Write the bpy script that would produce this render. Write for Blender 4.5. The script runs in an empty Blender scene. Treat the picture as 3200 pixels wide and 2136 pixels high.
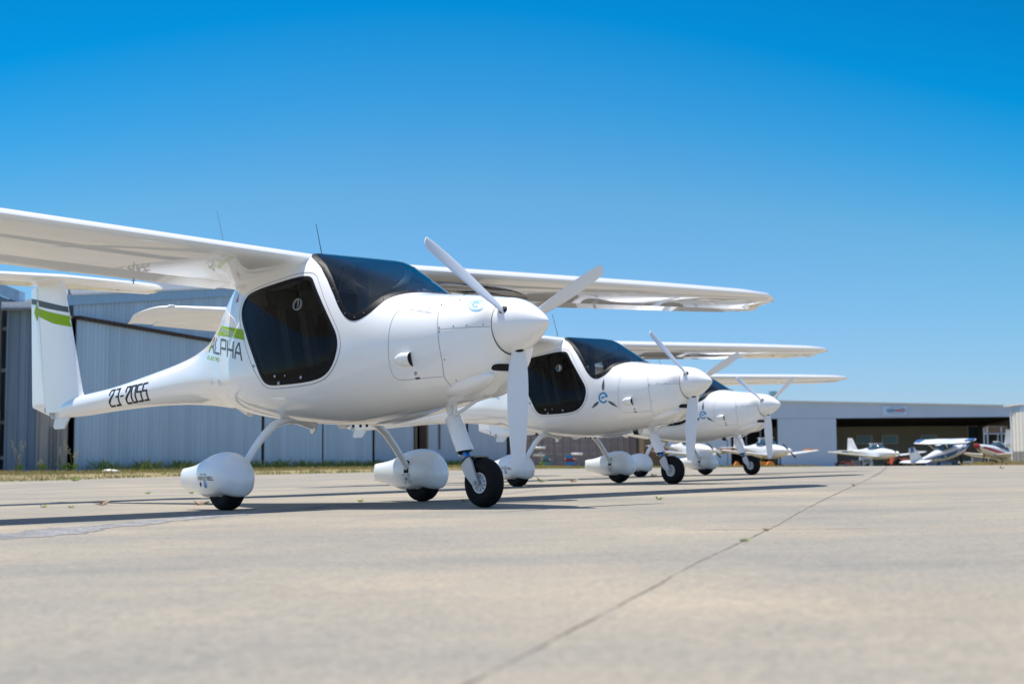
import bpy, bmesh, math, random
import numpy as np
from mathutils import Vector, Matrix
random.seed(7); rng = np.random.default_rng(7)
scene = bpy.context.scene
COL = scene.collection

# ------------------------------------------------------------------ camera
CAM_H, PITCH, ROLL = 0.256, 0.08549, -0.00538
cd = bpy.data.cameras.new('camera'); cam = bpy.data.objects.new('camera', cd); COL.objects.link(cam)
_fwd = Vector((0, math.cos(PITCH), math.sin(PITCH))); _up = Vector((0, -math.sin(PITCH), math.cos(PITCH))); _rt = Vector((1, 0, 0))
_r2 = math.cos(ROLL)*_rt + math.sin(ROLL)*_up; _u2 = -math.sin(ROLL)*_rt + math.cos(ROLL)*_up
_m = Matrix((_r2, _u2, -_fwd)).transposed().to_4x4(); _m.translation = Vector((0, 0, CAM_H)); cam.matrix_world = _m
cd.sensor_width = 36; cd.lens = 4422.6/3200*36; cd.clip_start = 0.05; cd.clip_end = 5000
cd.dof.use_dof = True; cd.dof.focus_distance = 9.0; cd.dof.aperture_fstop = 4.0
scene.camera = cam

# ------------------------------------------------------------------ sky and sun
SUN = Vector((-0.40, 0.27, 1.7)).normalized()
elev = math.asin(SUN.z); az = math.atan2(SUN.x, SUN.y)
w = bpy.data.worlds.new('World'); scene.world = w; w.use_nodes = True
nt = w.node_tree; nt.nodes.clear()
out = nt.nodes.new('ShaderNodeOutputWorld'); bg = nt.nodes.new('ShaderNodeBackground'); bg.inputs[1].default_value = 0.12
sky = nt.nodes.new('ShaderNodeTexSky'); sky.sky_type = 'NISHITA'; sky.sun_disc = False
sky.sun_elevation = elev; sky.sun_rotation = az; sky.altitude = 50; sky.air_density = 1.0; sky.dust_density = 0.3; sky.ozone_density = 3.0
tc = nt.nodes.new('ShaderNodeTexCoord'); sx = nt.nodes.new('ShaderNodeSeparateXYZ'); nt.links.new(tc.outputs['Generated'], sx.inputs[0])
def wm(op, a, b):
    q = nt.nodes.new('ShaderNodeMath'); q.operation = op
    for i, v in enumerate((a, b)):
        if isinstance(v, (int, float)): q.inputs[i].default_value = v
        else: nt.links.new(v, q.inputs[i])
    return q.outputs[0]
# the sky deepens away from the sun's azimuth, as polarised skies do
fac = wm('MINIMUM', wm('ADD', wm('ADD', 1.0, wm('MULTIPLY', wm('MULTIPLY', sx.outputs[0], sx.outputs[0]), 2.3)), wm('MULTIPLY', sx.outputs[0], .22)), 1.45)
rp = nt.nodes.new('ShaderNodeValToRGB'); nt.links.new(wm('MULTIPLY', sx.outputs[2], fac), rp.inputs[0])
SKYRAMP = [(0.0, (.58, .78, 1.14)), (0.05, (.584, .788, 1.135)), (0.187, (.428, .855, 1.03)), (0.252, (.161, .805, 1.085)), (0.312, (.007, .73, 1.095)), (0.40, (.005, .62, .98)), (0.62, (.60, .86, 1.06)), (1.0, (1.05, 1.08, 1.08))]
el = rp.color_ramp.elements
while len(el) > 1: el.remove(el[-1])
el[0].position = SKYRAMP[0][0]; el[0].color = (*[c/1.4 for c in SKYRAMP[0][1]], 1)
for p_, c_ in SKYRAMP[1:]:
    e_ = el.new(p_); e_.color = (*[c/1.4 for c in c_], 1)
mx = nt.nodes.new('ShaderNodeMixRGB'); mx.blend_type = 'MULTIPLY'; mx.inputs[0].default_value = 1
# deep polarised band ahead; unseen sky behind is brightened to light camera-facing sides
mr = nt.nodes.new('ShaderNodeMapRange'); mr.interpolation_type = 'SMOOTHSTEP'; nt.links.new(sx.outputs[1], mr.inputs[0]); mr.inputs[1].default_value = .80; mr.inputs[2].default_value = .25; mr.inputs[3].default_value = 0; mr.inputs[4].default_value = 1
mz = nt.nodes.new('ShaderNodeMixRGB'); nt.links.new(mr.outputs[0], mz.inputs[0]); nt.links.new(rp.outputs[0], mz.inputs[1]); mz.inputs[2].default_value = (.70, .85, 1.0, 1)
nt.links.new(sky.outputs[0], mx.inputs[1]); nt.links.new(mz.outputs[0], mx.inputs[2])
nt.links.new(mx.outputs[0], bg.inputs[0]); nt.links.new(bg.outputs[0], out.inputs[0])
sl = bpy.data.lights.new('sun', 'SUN'); sl.energy = 4.5; sl.angle = math.radians(0.53); sl.color = (1.0, .945, .865)
so = bpy.data.objects.new('sun', sl); COL.objects.link(so); so.rotation_euler = SUN.to_track_quat('Z', 'Y').to_euler()
vs = scene.view_settings; vs.view_transform = 'Standard'; vs.look = 'None'; vs.gamma = 1; vs.use_curve_mapping = False
vs.exposure = 0.48
scene.cycles.max_bounces = 8; scene.cycles.transparent_max_bounces = 16

# ------------------------------------------------------------------ helpers
def nodes(m):
    m.use_nodes = True; return m.node_tree.nodes, m.node_tree.links, m.node_tree.nodes['Principled BSDF']
def mat(name, col, rough=.5, metal=0, coat=0, var=0, vscale=8, bump=0, bscale=60, spec=.5, coatr=.03, stretch=None, var2=0, v2scale=1.0):
    m = bpy.data.materials.new(name); N, L, P = nodes(m)
    P.inputs['Base Color'].default_value = (*col, 1); P.inputs['Roughness'].default_value = rough
    P.inputs['Metallic'].default_value = metal; P.inputs['Coat Weight'].default_value = coat; P.inputs['Coat Roughness'].default_value = coatr
    P.inputs['Specular IOR Level'].default_value = spec
    t = N.new('ShaderNodeTexCoord'); mp = N.new('ShaderNodeMapping'); L.new(t.outputs['Object'], mp.inputs[0])
    if stretch: mp.inputs['Scale'].default_value = stretch
    if var:
        n = N.new('ShaderNodeTexNoise'); n.inputs['Scale'].default_value = vscale; n.inputs['Detail'].default_value = 6; L.new(mp.outputs[0], n.inputs[0])
        r = N.new('ShaderNodeMapRange'); r.inputs[1].default_value = .3; r.inputs[2].default_value = .7; r.inputs[3].default_value = 1-var; r.inputs[4].default_value = 1+var
        L.new(n.outputs[0], r.inputs[0]); last = r.outputs[0]
        if var2:
            n2 = N.new('ShaderNodeTexNoise'); n2.inputs['Scale'].default_value = v2scale; n2.inputs['Detail'].default_value = 5; L.new(mp.outputs[0], n2.inputs[0])
            r2 = N.new('ShaderNodeMapRange'); r2.inputs[1].default_value = .3; r2.inputs[2].default_value = .7; r2.inputs[3].default_value = 1-var2; r2.inputs[4].default_value = 1+var2
            L.new(n2.outputs[0], r2.inputs[0]); mm = N.new('ShaderNodeMath'); mm.operation = 'MULTIPLY'; L.new(last, mm.inputs[0]); L.new(r2.outputs[0], mm.inputs[1]); last = mm.outputs[0]
        v = N.new('ShaderNodeVectorMath'); v.operation = 'SCALE'; v.inputs[0].default_value = col; L.new(last, v.inputs['Scale']); L.new(v.outputs[0], P.inputs['Base Color'])
    if bump:
        n = N.new('ShaderNodeTexNoise'); n.inputs['Scale'].default_value = bscale; n.inputs['Detail'].default_value = 4; L.new(mp.outputs[0], n.inputs[0])
        b = N.new('ShaderNodeBump'); b.inputs['Strength'].default_value = bump; b.inputs['Distance'].default_value = .01; L.new(n.outputs[0], b.inputs['Height']); L.new(b.outputs[0], P.inputs['Normal'])
    return m
def glassmat(name, tint, refl=(1, 1, 1), rough=.01):
    m = bpy.data.materials.new(name); N, L, P = nodes(m); N.remove(P)
    o = N['Material Output']; t = N.new('ShaderNodeBsdfTransparent'); t.inputs[0].default_value = (*tint, 1)
    g = N.new('ShaderNodeBsdfGlossy'); g.inputs[0].default_value = (*refl, 1); g.inputs[1].default_value = rough
    f = N.new('ShaderNodeFresnel'); f.inputs[0].default_value = 1.45
    x = N.new('ShaderNodeMixShader'); L.new(f.outputs[0], x.inputs[0]); L.new(t.outputs[0], x.inputs[1]); L.new(g.outputs[0], x.inputs[2]); L.new(x.outputs[0], o.inputs[0])
    return m
def mk(name, verts, faces, m, parent=None, smooth=True, loc=None, angle=None):
    me = bpy.data.meshes.new(name); me.from_pydata([tuple(map(float, v)) for v in verts], [], [tuple(map(int, f)) for f in faces]); me.materials.append(m)
    bm = bmesh.new(); bm.from_mesh(me); bmesh.ops.recalc_face_normals(bm, faces=bm.faces)
    if angle is not None:
        for e in bm.edges:
            if len(e.link_faces) == 2 and e.calc_face_angle(0) > math.radians(angle): e.smooth = False
    bm.to_mesh(me); bm.free()
    if smooth: me.polygons.foreach_set('use_smooth', [True]*len(me.polygons))
    o = bpy.data.objects.new(name, me); COL.objects.link(o)
    if parent is not None: o.parent = parent
    if loc is not None: o.location = loc
    return o
class MB:
    def __init__(s): s.v = []; s.f = []
    def add(s, v, f):
        b = len(s.v); s.v += [tuple(p) for p in v]; s.f += [tuple(i+b for i in q) for q in f]; return s
    def box(s, c, d, rz=0, rx=0, ry=0):
        M = Matrix.Rotation(rz, 3, 'Z') @ Matrix.Rotation(ry, 3, 'Y') @ Matrix.Rotation(rx, 3, 'X'); c = Vector(c)
        vs_ = [c + M @ Vector((x*d[0]/2, y*d[1]/2, z*d[2]/2)) for x in (-1, 1) for y in (-1, 1) for z in (-1, 1)]
        return s.add(vs_, [(0, 1, 3, 2), (4, 6, 7, 5), (0, 4, 5, 1), (2, 3, 7, 6), (0, 2, 6, 4), (1, 5, 7, 3)])
    def tube(s, pts, rad, n=12, cap=True, flat=None):
        pts = [Vector(p) for p in pts]; rad = rad if isinstance(rad, (list, tuple)) else [rad]*len(pts); rings = []
        ref = Vector((0, 0, 1))
        for i, p in enumerate(pts):
            t = (pts[min(i+1, len(pts)-1)] - pts[max(i-1, 0)]).normalized()
            if flat is not None: a = (Vector(flat) - t*Vector(flat).dot(t)).normalized()
            else:
                r_ = ref if abs(t.dot(ref)) < .95 else Vector((1, 0, 0)); a = (r_ - t*r_.dot(t)).normalized()
            b = t.cross(a); R = rad[i]; ra, rb = R if isinstance(R, tuple) else (R, R)
            rings.append([p + a*ra*math.cos(2*math.pi*k/n) + b*rb*math.sin(2*math.pi*k/n) for k in range(n)])
        v = [q for r in rings for q in r]; f = []
        for i in range(len(pts)-1):
            for k in range(n): f.append((i*n+k, i*n+(k+1) % n, (i+1)*n+(k+1) % n, (i+1)*n+k))
        if cap: f.append(tuple(range(n))[::-1]); f.append(tuple((len(pts)-1)*n+k for k in range(n)))
        return s.add(v, f)
    def lathe(s, prof, c=(0, 0, 0), axis='Y', n=48, closed=False):
        """prof: (a, r) a along axis"""
        v = []; c = Vector(c)
        for a, r in prof:
            for k in range(n):
                t = 2*math.pi*k/n; p = {'Y': (r*math.cos(t), a, r*math.sin(t)), 'X': (a, r*math.cos(t), r*math.sin(t)), 'Z': (r*math.cos(t), r*math.sin(t), a)}[axis]
                v.append(c + Vector(p))
        f = []; m_ = len(prof)
        for i in range(m_ if closed else m_-1):
            j = (i+1) % m_
            for k in range(n): f.append((i*n+k, i*n+(k+1) % n, j*n+(k+1) % n, j*n+k))
        if not closed: f.append(tuple(range(n))); f.append(tuple((m_-1)*n+k for k in range(n)))
        return s.add(v, f)
    def prism(s, poly, y0, y1, axis='Y'):
        n = len(poly); mp = {'Y': lambda a, b, c: (a, c, b), 'Z': lambda a, b, c: (a, b, c), 'X': lambda a, b, c: (c, a, b)}[axis]
        v = [mp(a, b, y0) for a, b in poly] + [mp(a, b, y1) for a, b in poly]
        f = [tuple(range(n)), tuple(range(n, 2*n))] + [(i, (i+1) % n, n+(i+1) % n, n+i) for i in range(n)]
        return s.add(v, f)
    def ball(s, c, r, n=10, sc=(1, 1, 1)):
        c = Vector(c); m_ = max(5, n//2); v = []; f = []
        for i in range(1, m_):
            for k in range(n):
                a = math.pi*i/m_; t = 2*math.pi*k/n
                v.append(c + Vector((r*sc[0]*math.sin(a)*math.cos(t), r*sc[1]*math.sin(a)*math.sin(t), r*sc[2]*math.cos(a))))
        v += [c+Vector((0, 0, r*sc[2])), c-Vector((0, 0, r*sc[2]))]; T, B = len(v)-2, len(v)-1
        for i in range(m_-2):
            for k in range(n): f.append((i*n+k, i*n+(k+1) % n, (i+1)*n+(k+1) % n, (i+1)*n+k))
        for k in range(n): f.append((k, (k+1) % n, T)); f.append(((m_-2)*n+k, (m_-2)*n+(k+1) % n, B))
        return s.add(v, f)
    def make(s, name, m, parent=None, smooth=False, loc=None, angle=35): return mk(name, s.v, s.f, m, parent, smooth, loc, angle if smooth else None)
def balls(name, items, m, parent, n=8, sc=(1, 1, 1)):
    cache = {}
    for c, r in items:
        if r not in cache:
            b = MB(); b.ball((0, 0, 0), r, n, sc); o = b.make(name, m, parent, True); cache[r] = o.data
        else: o = bpy.data.objects.new(name, cache[r]); COL.objects.link(o); o.parent = parent
        o.location = c
def empty(name, loc=(0, 0, 0), rz=0):
    o = bpy.data.objects.new(name, None); COL.objects.link(o); o.location = loc; o.rotation_euler = (0, 0, rz); o.empty_display_size = .3; return o
def tag(o, label=None, cat=None, group=None, kind=None):
    if label: o['label'] = label
    if cat: o['category'] = cat
    if group: o['group'] = group
    if kind: o['kind'] = kind
    return o

# ------------------------------------------------------------------ materials
WHITE = mat('gloss_white_paint', (.91, .905, .885), .38, coat=1.0, var=.015, vscale=3, coatr=.02)
WHITE2 = mat('satin_white_paint', (.74, .75, .75), .35, coat=.5, var=.03, vscale=10)
BLADE = mat('blade_paint', (.76, .78, .80), .35, coat=.3)
TYRE = mat('tyre_rubber', (.010, .010, .0105), .8, var=.25, vscale=30, bump=.25, bscale=160, spec=.2)
BLACK = mat('black_trim', (.008, .009, .011), .22, spec=.5)
GASK = mat('painted_glass_border', (.004, .005, .008), .5, spec=.15)
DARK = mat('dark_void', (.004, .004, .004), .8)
STEEL = mat('brushed_steel', (.35, .36, .38), .35, metal=1)
CHROME = mat('blue_anodised_piston', (.06, .22, .50), .2, metal=.8)
FORKM = mat('grey_fork_paint', (.50, .52, .54), .4, coat=.4, var=.04)
LINER = mat('cabin_lining', (.58, .55, .49), .8, var=.15)
SEATM = mat('seat_fabric', (.045, .045, .048), .85, var=.2, vscale=20)
BROWN = mat('glareshield_vinyl', (.34, .25, .21), .6, var=.1)
TRIMG = mat('cabin_trim_grey', (.15, .14, .12), .8)
BEIGE = mat('cabin_trim_beige', (.30, .28, .25), .7)
GREEN = mat('green_vinyl', (.27, .47, .0), .55, spec=.2)
SLATE = mat('slate_vinyl', (.085, .115, .14), .55, spec=.25)
INK = mat('black_vinyl', (.010, .010, .011), .5, spec=.25)
BLUEV = mat('blue_vinyl', (.0, .28, .56), .5, spec=.25)
PALEB = mat('pale_blue_vinyl', (.12, .40, .70), .35, coat=.3)
REDV = mat('red_warning_vinyl', (.50, .06, .02), .4)
LINEM = mat('panel_gap', (.30, .30, .31), .7)
VENT = glassmat('vent_flap_plastic', (.75, .76, .76), (1, 1, 1), .15)
WS = glassmat('windscreen_acrylic', (.35, .56, .73), (.8, .8, .8))
_n, _l = WS.node_tree.nodes, WS.node_tree.links      # blue of the reflected sky put into the upper tint, clear acrylic below
_t = _n.new('ShaderNodeTexCoord'); _s = _n.new('ShaderNodeSeparateXYZ'); _r = _n.new('ShaderNodeValToRGB'); _m = _n.new('ShaderNodeMapRange')
_l.new(_t.outputs['Object'], _s.inputs[0]); _l.new(_s.outputs[2], _m.inputs[0]); _m.inputs[1].default_value = 1.25; _m.inputs[2].default_value = 1.55
_l.new(_m.outputs[0], _r.inputs[0]); _r.color_ramp.elements[0].color = (.74, .76, .78, 1); _r.color_ramp.elements[1].color = (.20, .50, .76, 1)
_l.new(_r.outputs[0], [q for q in _n if q.type == 'BSDF_TRANSPARENT'][0].inputs[0])
WIN = glassmat('smoked_acrylic', (.46, .45, .425), (.34, .34, .34))
# ------------------------------------------------------------------ ground
def sst(a, b, x): t = min(1, max(0, (x-a)/(b-a))); return t*t*(3-2*t)
def edge_y(x):  # far edge of the concrete
    return float(np.interp(x, [-30, -16, -9.65, -4, 0, 6, 15, 40], [24, 27, 30, 44, 55, 58, 60, 62]))
def zg(x, y):
    nx = GX_*max(-14, min(14, x)); fx = .04+.0065*max(-20, min(x, 0))+.0015*min(30, max(x, 0)); t = sst(18, 34, y); z = nx*(1-t)+fx*t
    e = y-edge_y(x)
    if e > 0:
        z += .10*sst(0, 3, e)*(1-sst(-2, 4, x)) + (-.30)*sst(2, 14, e)*sst(2, 10, x)
    return z
GX_ = 0.01689
def add_nodes_concrete():
    m = bpy.data.materials.new('concrete_apron'); N, L, P = nodes(m); P.inputs['Roughness'].default_value = .88; P.inputs['Specular IOR Level'].default_value = .25
    t = N.new('ShaderNodeTexCoord')
    def noise(sc, det, stretch=(1, 1, 1), rough=.55, rot=0):
        mp = N.new('ShaderNodeMapping'); L.new(t.outputs['Object'], mp.inputs[0]); mp.inputs['Scale'].default_value = stretch; mp.inputs['Rotation'].default_value = (0, 0, rot)
        n = N.new('ShaderNodeTexNoise'); n.inputs['Scale'].default_value = sc; n.inputs['Detail'].default_value = det; n.inputs['Roughness'].default_value = rough; L.new(mp.outputs[0], n.inputs[0]); return n.outputs[0]
    def ramp(src, stops):
        r = N.new('ShaderNodeValToRGB'); L.new(src, r.inputs[0]); e = r.color_ramp.elements; e[0].position = stops[0][0]; e[0].color = (*stops[0][1], 1); e[1].position = stops[-1][0]; e[1].color = (*stops[-1][1], 1)
        for p, c in stops[1:-1]: q = e.new(p); q.color = (*c, 1)
        return r.outputs[0]
    def mix(a, b, mode='MULTIPLY', f=1.0):
        x = N.new('ShaderNodeMixRGB'); x.blend_type = mode; x.inputs[0].default_value = f; L.new(a, x.inputs[1]); L.new(b, x.inputs[2]); return x.outputs[0]
    base = ramp(noise(.55, 8, (1, 1.0, 1), .62), [(.34, (.232, .218, .192)), (.5, (.280, .252, .206)), (.64, (.342, .296, .230))])
    streak = ramp(noise(1.6, 7, (.35, 1.6, 1), .65, .35), [(.36, (.95, .96, .97)), (.6, (1.03, 1.03, 1.02))])
    grain = ramp(noise(60, 5, rough=.75), [(.34, (.72, .74, .77)), (.5, (1, 1, 1)), (.66, (1.22, 1.19, 1.14))])
    blot = ramp(noise(20, 8, rough=.8), [(.32, (.86, .88, .90)), (.5, (1, 1, 1)), (.68, (1.09, 1.07, 1.04))])
    gr2 = ramp(noise(210, 3, rough=.6), [(.35, (.86, .86, .87)), (.65, (1.12, 1.12, 1.1))])
    big = ramp(noise(.45, 5, (.6, 1.3, 1)), [(.36, (.86, .89, .93)), (.5, (1, 1, 1)), (.64, (1.07, 1.04, 1.0))])
    c = mix(base, streak); c = mix(c, grain); c = mix(c, blot); c = mix(c, gr2); c = mix(c, big)
    # small dark stains
    vn = N.new('ShaderNodeTexVoronoi'); vn.inputs['Scale'].default_value = 1.3; L.new(t.outputs['Object'], vn.inputs[0])
    st = ramp(vn.outputs['Distance'], [(.012, (.45, .42, .38)), (.03, (1, 1, 1))]); c = mix(c, st)
    L.new(c, P.inputs['Base Color'])
    b = N.new('ShaderNodeBump'); b.inputs['Strength'].default_value = .35; b.inputs['Distance'].default_value = .004; L.new(noise(90, 4), b.inputs['Height']); L.new(b.outputs[0], P.inputs['Normal'])
    return m
CONC = add_nodes_concrete()
SOIL = mat('dry_grass_soil', (.28, .225, .11), .95, var=.3, vscale=3, var2=.25, v2scale=.3)
JOINT = mat('worn_joint', (.215, .185, .15), .95, var=.35, vscale=14)
SPALL = mat('spalled_patch', (.215, .212, .212), .95, var=.45, vscale=55, var2=.25, v2scale=6, bump=.6, bscale=60)
def sheet(name, xs, ys, zf, m, cond=None):
    V = []; F = []; nx, ny = len(xs), len(ys)
    for y in ys:
        for x in xs: V.append((x, y, zf(x, y)))
    for j in range(ny-1):
        for i in range(nx-1): F.append((j*nx+i, j*nx+i+1, (j+1)*nx+i+1, (j+1)*nx+i))
    return mk(name, V, F, m, None)
gx_ = [-900, -400, -150, -60]+list(np.linspace(-40, 60, 81))+[80, 150, 400, 900]
gy_ = [-300, -60, -15]+list(np.linspace(-6, 100, 85))+[130, 200, 400, 1500]
tag(sheet('grass_field', gx_, gy_, lambda x, y: zg(x, y)-.012 if y > edge_y(x) else zg(x, y)-.05, SOIL), kind='structure')
# concrete: rows run from behind the camera to the edge curve
V = []; F = []; xs = [-160, -90, -55, -40]+list(np.linspace(-30, 40, 90))+[55, 90, 160]; rows = 76
for x in xs:
    e = edge_y(x)
    for j in range(rows+1):
        y = (-120, -70, -40, -22, -12, -8)[j] if j < 6 else -6+(e+6)*(j-6)/(rows-6); V.append((x, y, zg(x, min(y, e))))
for i in range(len(xs)-1):
    for j in range(rows): a = i*(rows+1)+j; F.append((a, a+1, a+rows+2, a+rows+1))
tag(mk('apron_ground', V, F, CONC), kind='structure')
def ribbon(name, pts, wds, m, lift, jit, seed, step=.05):
    rg = random.Random(seed); P_ = np.array(pts, float); d = np.r_[0, np.cumsum(np.hypot(*np.diff(P_, axis=0).T))]; n = int(d[-1]/step); V = []; F = []; o1 = o2 = cw = 0
    for i in range(n+1):
        t = d[-1]*i/n; x = np.interp(t, d, P_[:, 0]); y = np.interp(t, d, P_[:, 1]); w_ = np.interp(t, d, wds); t2 = min(d[-1], t+.1); dx = np.interp(t2, d, P_[:, 0])-np.interp(t2-.2, d, P_[:, 0]); dy = np.interp(t2, d, P_[:, 1])-np.interp(t2-.2, d, P_[:, 1]); L_ = math.hypot(dx, dy) or 1
        nx, ny = -dy/L_, dx/L_; cw = .93*cw+rg.gauss(0, jit*.25); o1 = .8*o1+rg.gauss(0, jit); o2 = .8*o2+rg.gauss(0, jit)
        for s in (max(w_*.12, w_/2+o1)+cw, -max(w_*.12, w_/2+o2)+cw): X, Y = x+nx*s, y+ny*s; V.append((X, Y, zg(X, Y)+(.0014 if Y < 17 else lift)))
        if i: F.append((2*i-2, 2*i-1, 2*i+1, 2*i))
    return tag(mk(name, V, F, m, None, False), kind='structure')
ribbon('ground_joint', [(-.45, .6), (-.056, 1.687), (.148, 2.402), (.459, 3.558), (1.0, 5.4), (1.348, 6.697), (1.907, 8.675), (2.833, 11.882), (3.70, 14.889), (5.2, 20.2), (7.9, 30.3), (15.0, 57)], [.003, .003, .0035, .004, .006, .009, .013, .018, .025, .036, .055, .09], JOINT, .004, .0012, 3, .03)
ribbon('ground_patch', [(-2.30, 5.75), (-2.06, 5.92), (-1.994, 6.45), (-1.895, 6.95), (-1.747, 7.65), (-1.542, 8.4), (-1.12, 9.937), (-.767, 10.691)], [.34, .38, .36, .30, .26, .20, .12, .05], SPALL, .004, .020, 5, .02)
ribbon('ground_crack', [(-.767, 10.69), (-.3, 11.5), (-.035, 12.175), (.252, 13.6), (.7, 14.3)], [.03, .04, .05, .05, .02], SPALL, .005, .01, 6, .03)
ribbon('ground_crack', [(.627, 5.22), (.896, 5.10), (1.25, 5.02)], [.004, .012, .004], JOINT, .005, .002, 8, .02)
# ------------------------------------------------------------------ lofted bodies
def pchip(xs, ys, x):
    h = np.diff(xs); d = np.diff(ys)/h; m = np.zeros_like(ys)
    for i in range(1, len(xs)-1):
        if d[i-1]*d[i] > 0:
            w1 = 2*h[i]+h[i-1]; w2 = h[i]+2*h[i-1]; m[i] = (w1+w2)/(w1/d[i-1]+w2/d[i])
    m[0] = d[0]; m[-1] = d[-1]
    x = np.clip(x, xs[0], xs[-1]); i = np.clip(np.searchsorted(xs, x)-1, 0, len(xs)-2); t = (x-xs[i])/h[i]
    return (2*t**3-3*t**2+1)*ys[i]+(t**3-2*t**2+t)*h[i]*m[i]+(-2*t**3+3*t**2)*ys[i+1]+(t**3-t**2)*h[i]*m[i+1]
class Loft:
    """stations: x, ztop, zwidest, zbot, halfwidth, ntop, nbot, tumblehome"""
    def __init__(s, st, smooth=None):
        s.st = np.array(st, float); s.c = {}; s.tab = None
        if smooth:
            xs = np.arange(s.st[0, 0], s.st[-1, 0]+1e-4, .01); T = np.stack([pchip(s.st[:, 0], s.st[:, j], xs) for j in range(1, 8)], 1)
            def g(T, sig):
                k = int(4*sig/.01); w_ = np.exp(-.5*(np.arange(-k, k+1)*.01/sig)**2); w_ /= w_.sum()
                P_ = np.vstack([2*T[0]-T[k:0:-1], T, 2*T[-1]-T[-2:-k-2:-1]]); return np.stack([np.convolve(P_[:, j], w_, 'valid') for j in range(P_.shape[1])], 1)
            a, b = g(T, smooth[0]), g(T, smooth[1]); t = np.clip((xs+.6)/.5, 0, 1)[:, None]; s.tab = (xs, a*(1-t)+b*t)
    def sec(s, x):
        if s.tab is not None: return [float(np.interp(x, s.tab[0], s.tab[1][:, j])) for j in range(7)]
        return [float(pchip(s.st[:, 0], s.st[:, j], np.array(float(x)))) for j in range(1, 8)]
    def prof(s, x, n=260):
        key = (round(float(x), 5), n)
        if key in s.c: return s.c[key]
        zt, zm, zb, w_, nt_, nb, k = s.sec(x); ph = np.linspace(0, np.pi, n); c = np.cos(ph); q = np.sin(ph); up = c >= 0
        h = np.where(up, zt-zm, zm-zb); nn = np.where(up, nt_, nb); r = ((np.abs(q)/w_)**nn+(np.abs(c)/h)**nn)**(-1/nn)
        y = r*q; z = zm+r*c; t = np.clip((z-zm)/(zt-zm), 0, 1); y = y*(1-k*t**1.5)
        S = np.concatenate([[0], np.cumsum(np.hypot(np.diff(y), np.diff(z)))]); s.c[key] = (S, y, z); return S, y, z
    def halfw(s, x, z):
        S, y, Z = s.prof(x); return float(np.interp(z, Z[::-1], y[::-1]))
    def s_of(s, x, z):
        S, y, Z = s.prof(x); return float(np.interp(z, Z[::-1], S[::-1]))
    def P(s, x, a):
        """a: signed arc length from the top centre line, + is starboard (-y)"""
        S, y, Z = s.prof(x); b = abs(a); return Vector((x, -math.copysign(float(np.interp(b, S, y)), a), float(np.interp(b, S, Z))))
    def PN(s, x, a, e):
        p = s.P(x, a); d = .004; t1 = s.P(x+d, a)-s.P(x-d, a); t2 = s.P(x, a+d)-s.P(x, a-d); n = t2.cross(t1)
        if n.length < 1e-12: n = Vector((0, 0, 1))
        n.normalize()
        zc = s.sec(x)[1]
        if n.dot(p-Vector((x, 0, zc))) < 0: n = -n
        return p+n*e
    def grid(s, xs, nh):
        V = []; A = []
        for x in xs:
            S, y, z = s.prof(x); L_ = S[-1]; q = np.linspace(0, L_, nh+1); yy = np.interp(q, S, y); zz = np.interp(q, S, z)
            V += [(x, -yy[j], zz[j]) for j in range(nh+1)]+[(x, yy[j], zz[j]) for j in range(nh-1, 0, -1)]
            A += [(x, q[j]) for j in range(nh+1)]+[(x, -q[j]) for j in range(nh-1, 0, -1)]
        return np.array(V), np.array(A), 2*nh
def gridfaces(nx, n):
    i, j = np.meshgrid(np.arange(nx-1), np.arange(n), indexing='ij'); k = (j+1) % n
    return np.stack([i*n+j, i*n+k, (i+1)*n+k, (i+1)*n+j], -1).reshape(-1, 4)
def resample(poly, step, closed=True):
    P_ = np.array(poly+[poly[0]] if closed else poly, float); d = np.r_[0, np.cumsum(np.hypot(*np.diff(P_, axis=0).T))]
    n = max(3, int(d[-1]/step)); t = np.linspace(0, d[-1], n+1)
    if closed: t = t[:-1]
    return np.stack([np.interp(t, d, P_[:, 0]), np.interp(t, d, P_[:, 1])], 1)
def chaikin(poly, it=2, closed=True):
    p = np.array(poly, float)
    for _ in range(it):
        q = np.roll(p, -1, 0) if closed else None
        if closed: p = np.stack([.75*p+.25*q, .25*p+.75*q], 1).reshape(-1, 2)
        else:
            a, b = p[:-1], p[1:]; m_ = np.stack([.75*a+.25*b, .25*a+.75*b], 1).reshape(-1, 2); p = np.vstack([p[:1], m_, p[-1:]])
    return p
def inside(pts, poly, shrink=0.0):
    x, y = pts[:, 0], pts[:, 1]; ins = np.zeros(len(pts), bool); dm = np.full(len(pts), 1e9); n = len(poly)
    for i in range(n):
        a = poly[i]; b = poly[(i+1) % n]
        c = ((a[1] > y) != (b[1] > y)) & (x < (b[0]-a[0])*(y-a[1])/(b[1]-a[1]+1e-15)+a[0]); ins ^= c
        ab = b-a; t = np.clip(((x-a[0])*ab[0]+(y-a[1])*ab[1])/(ab@ab+1e-15), 0, 1); dm = np.minimum(dm, np.hypot(x-a[0]-t*ab[0], y-a[1]-t*ab[1]))
    return ins & (dm > shrink)
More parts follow.
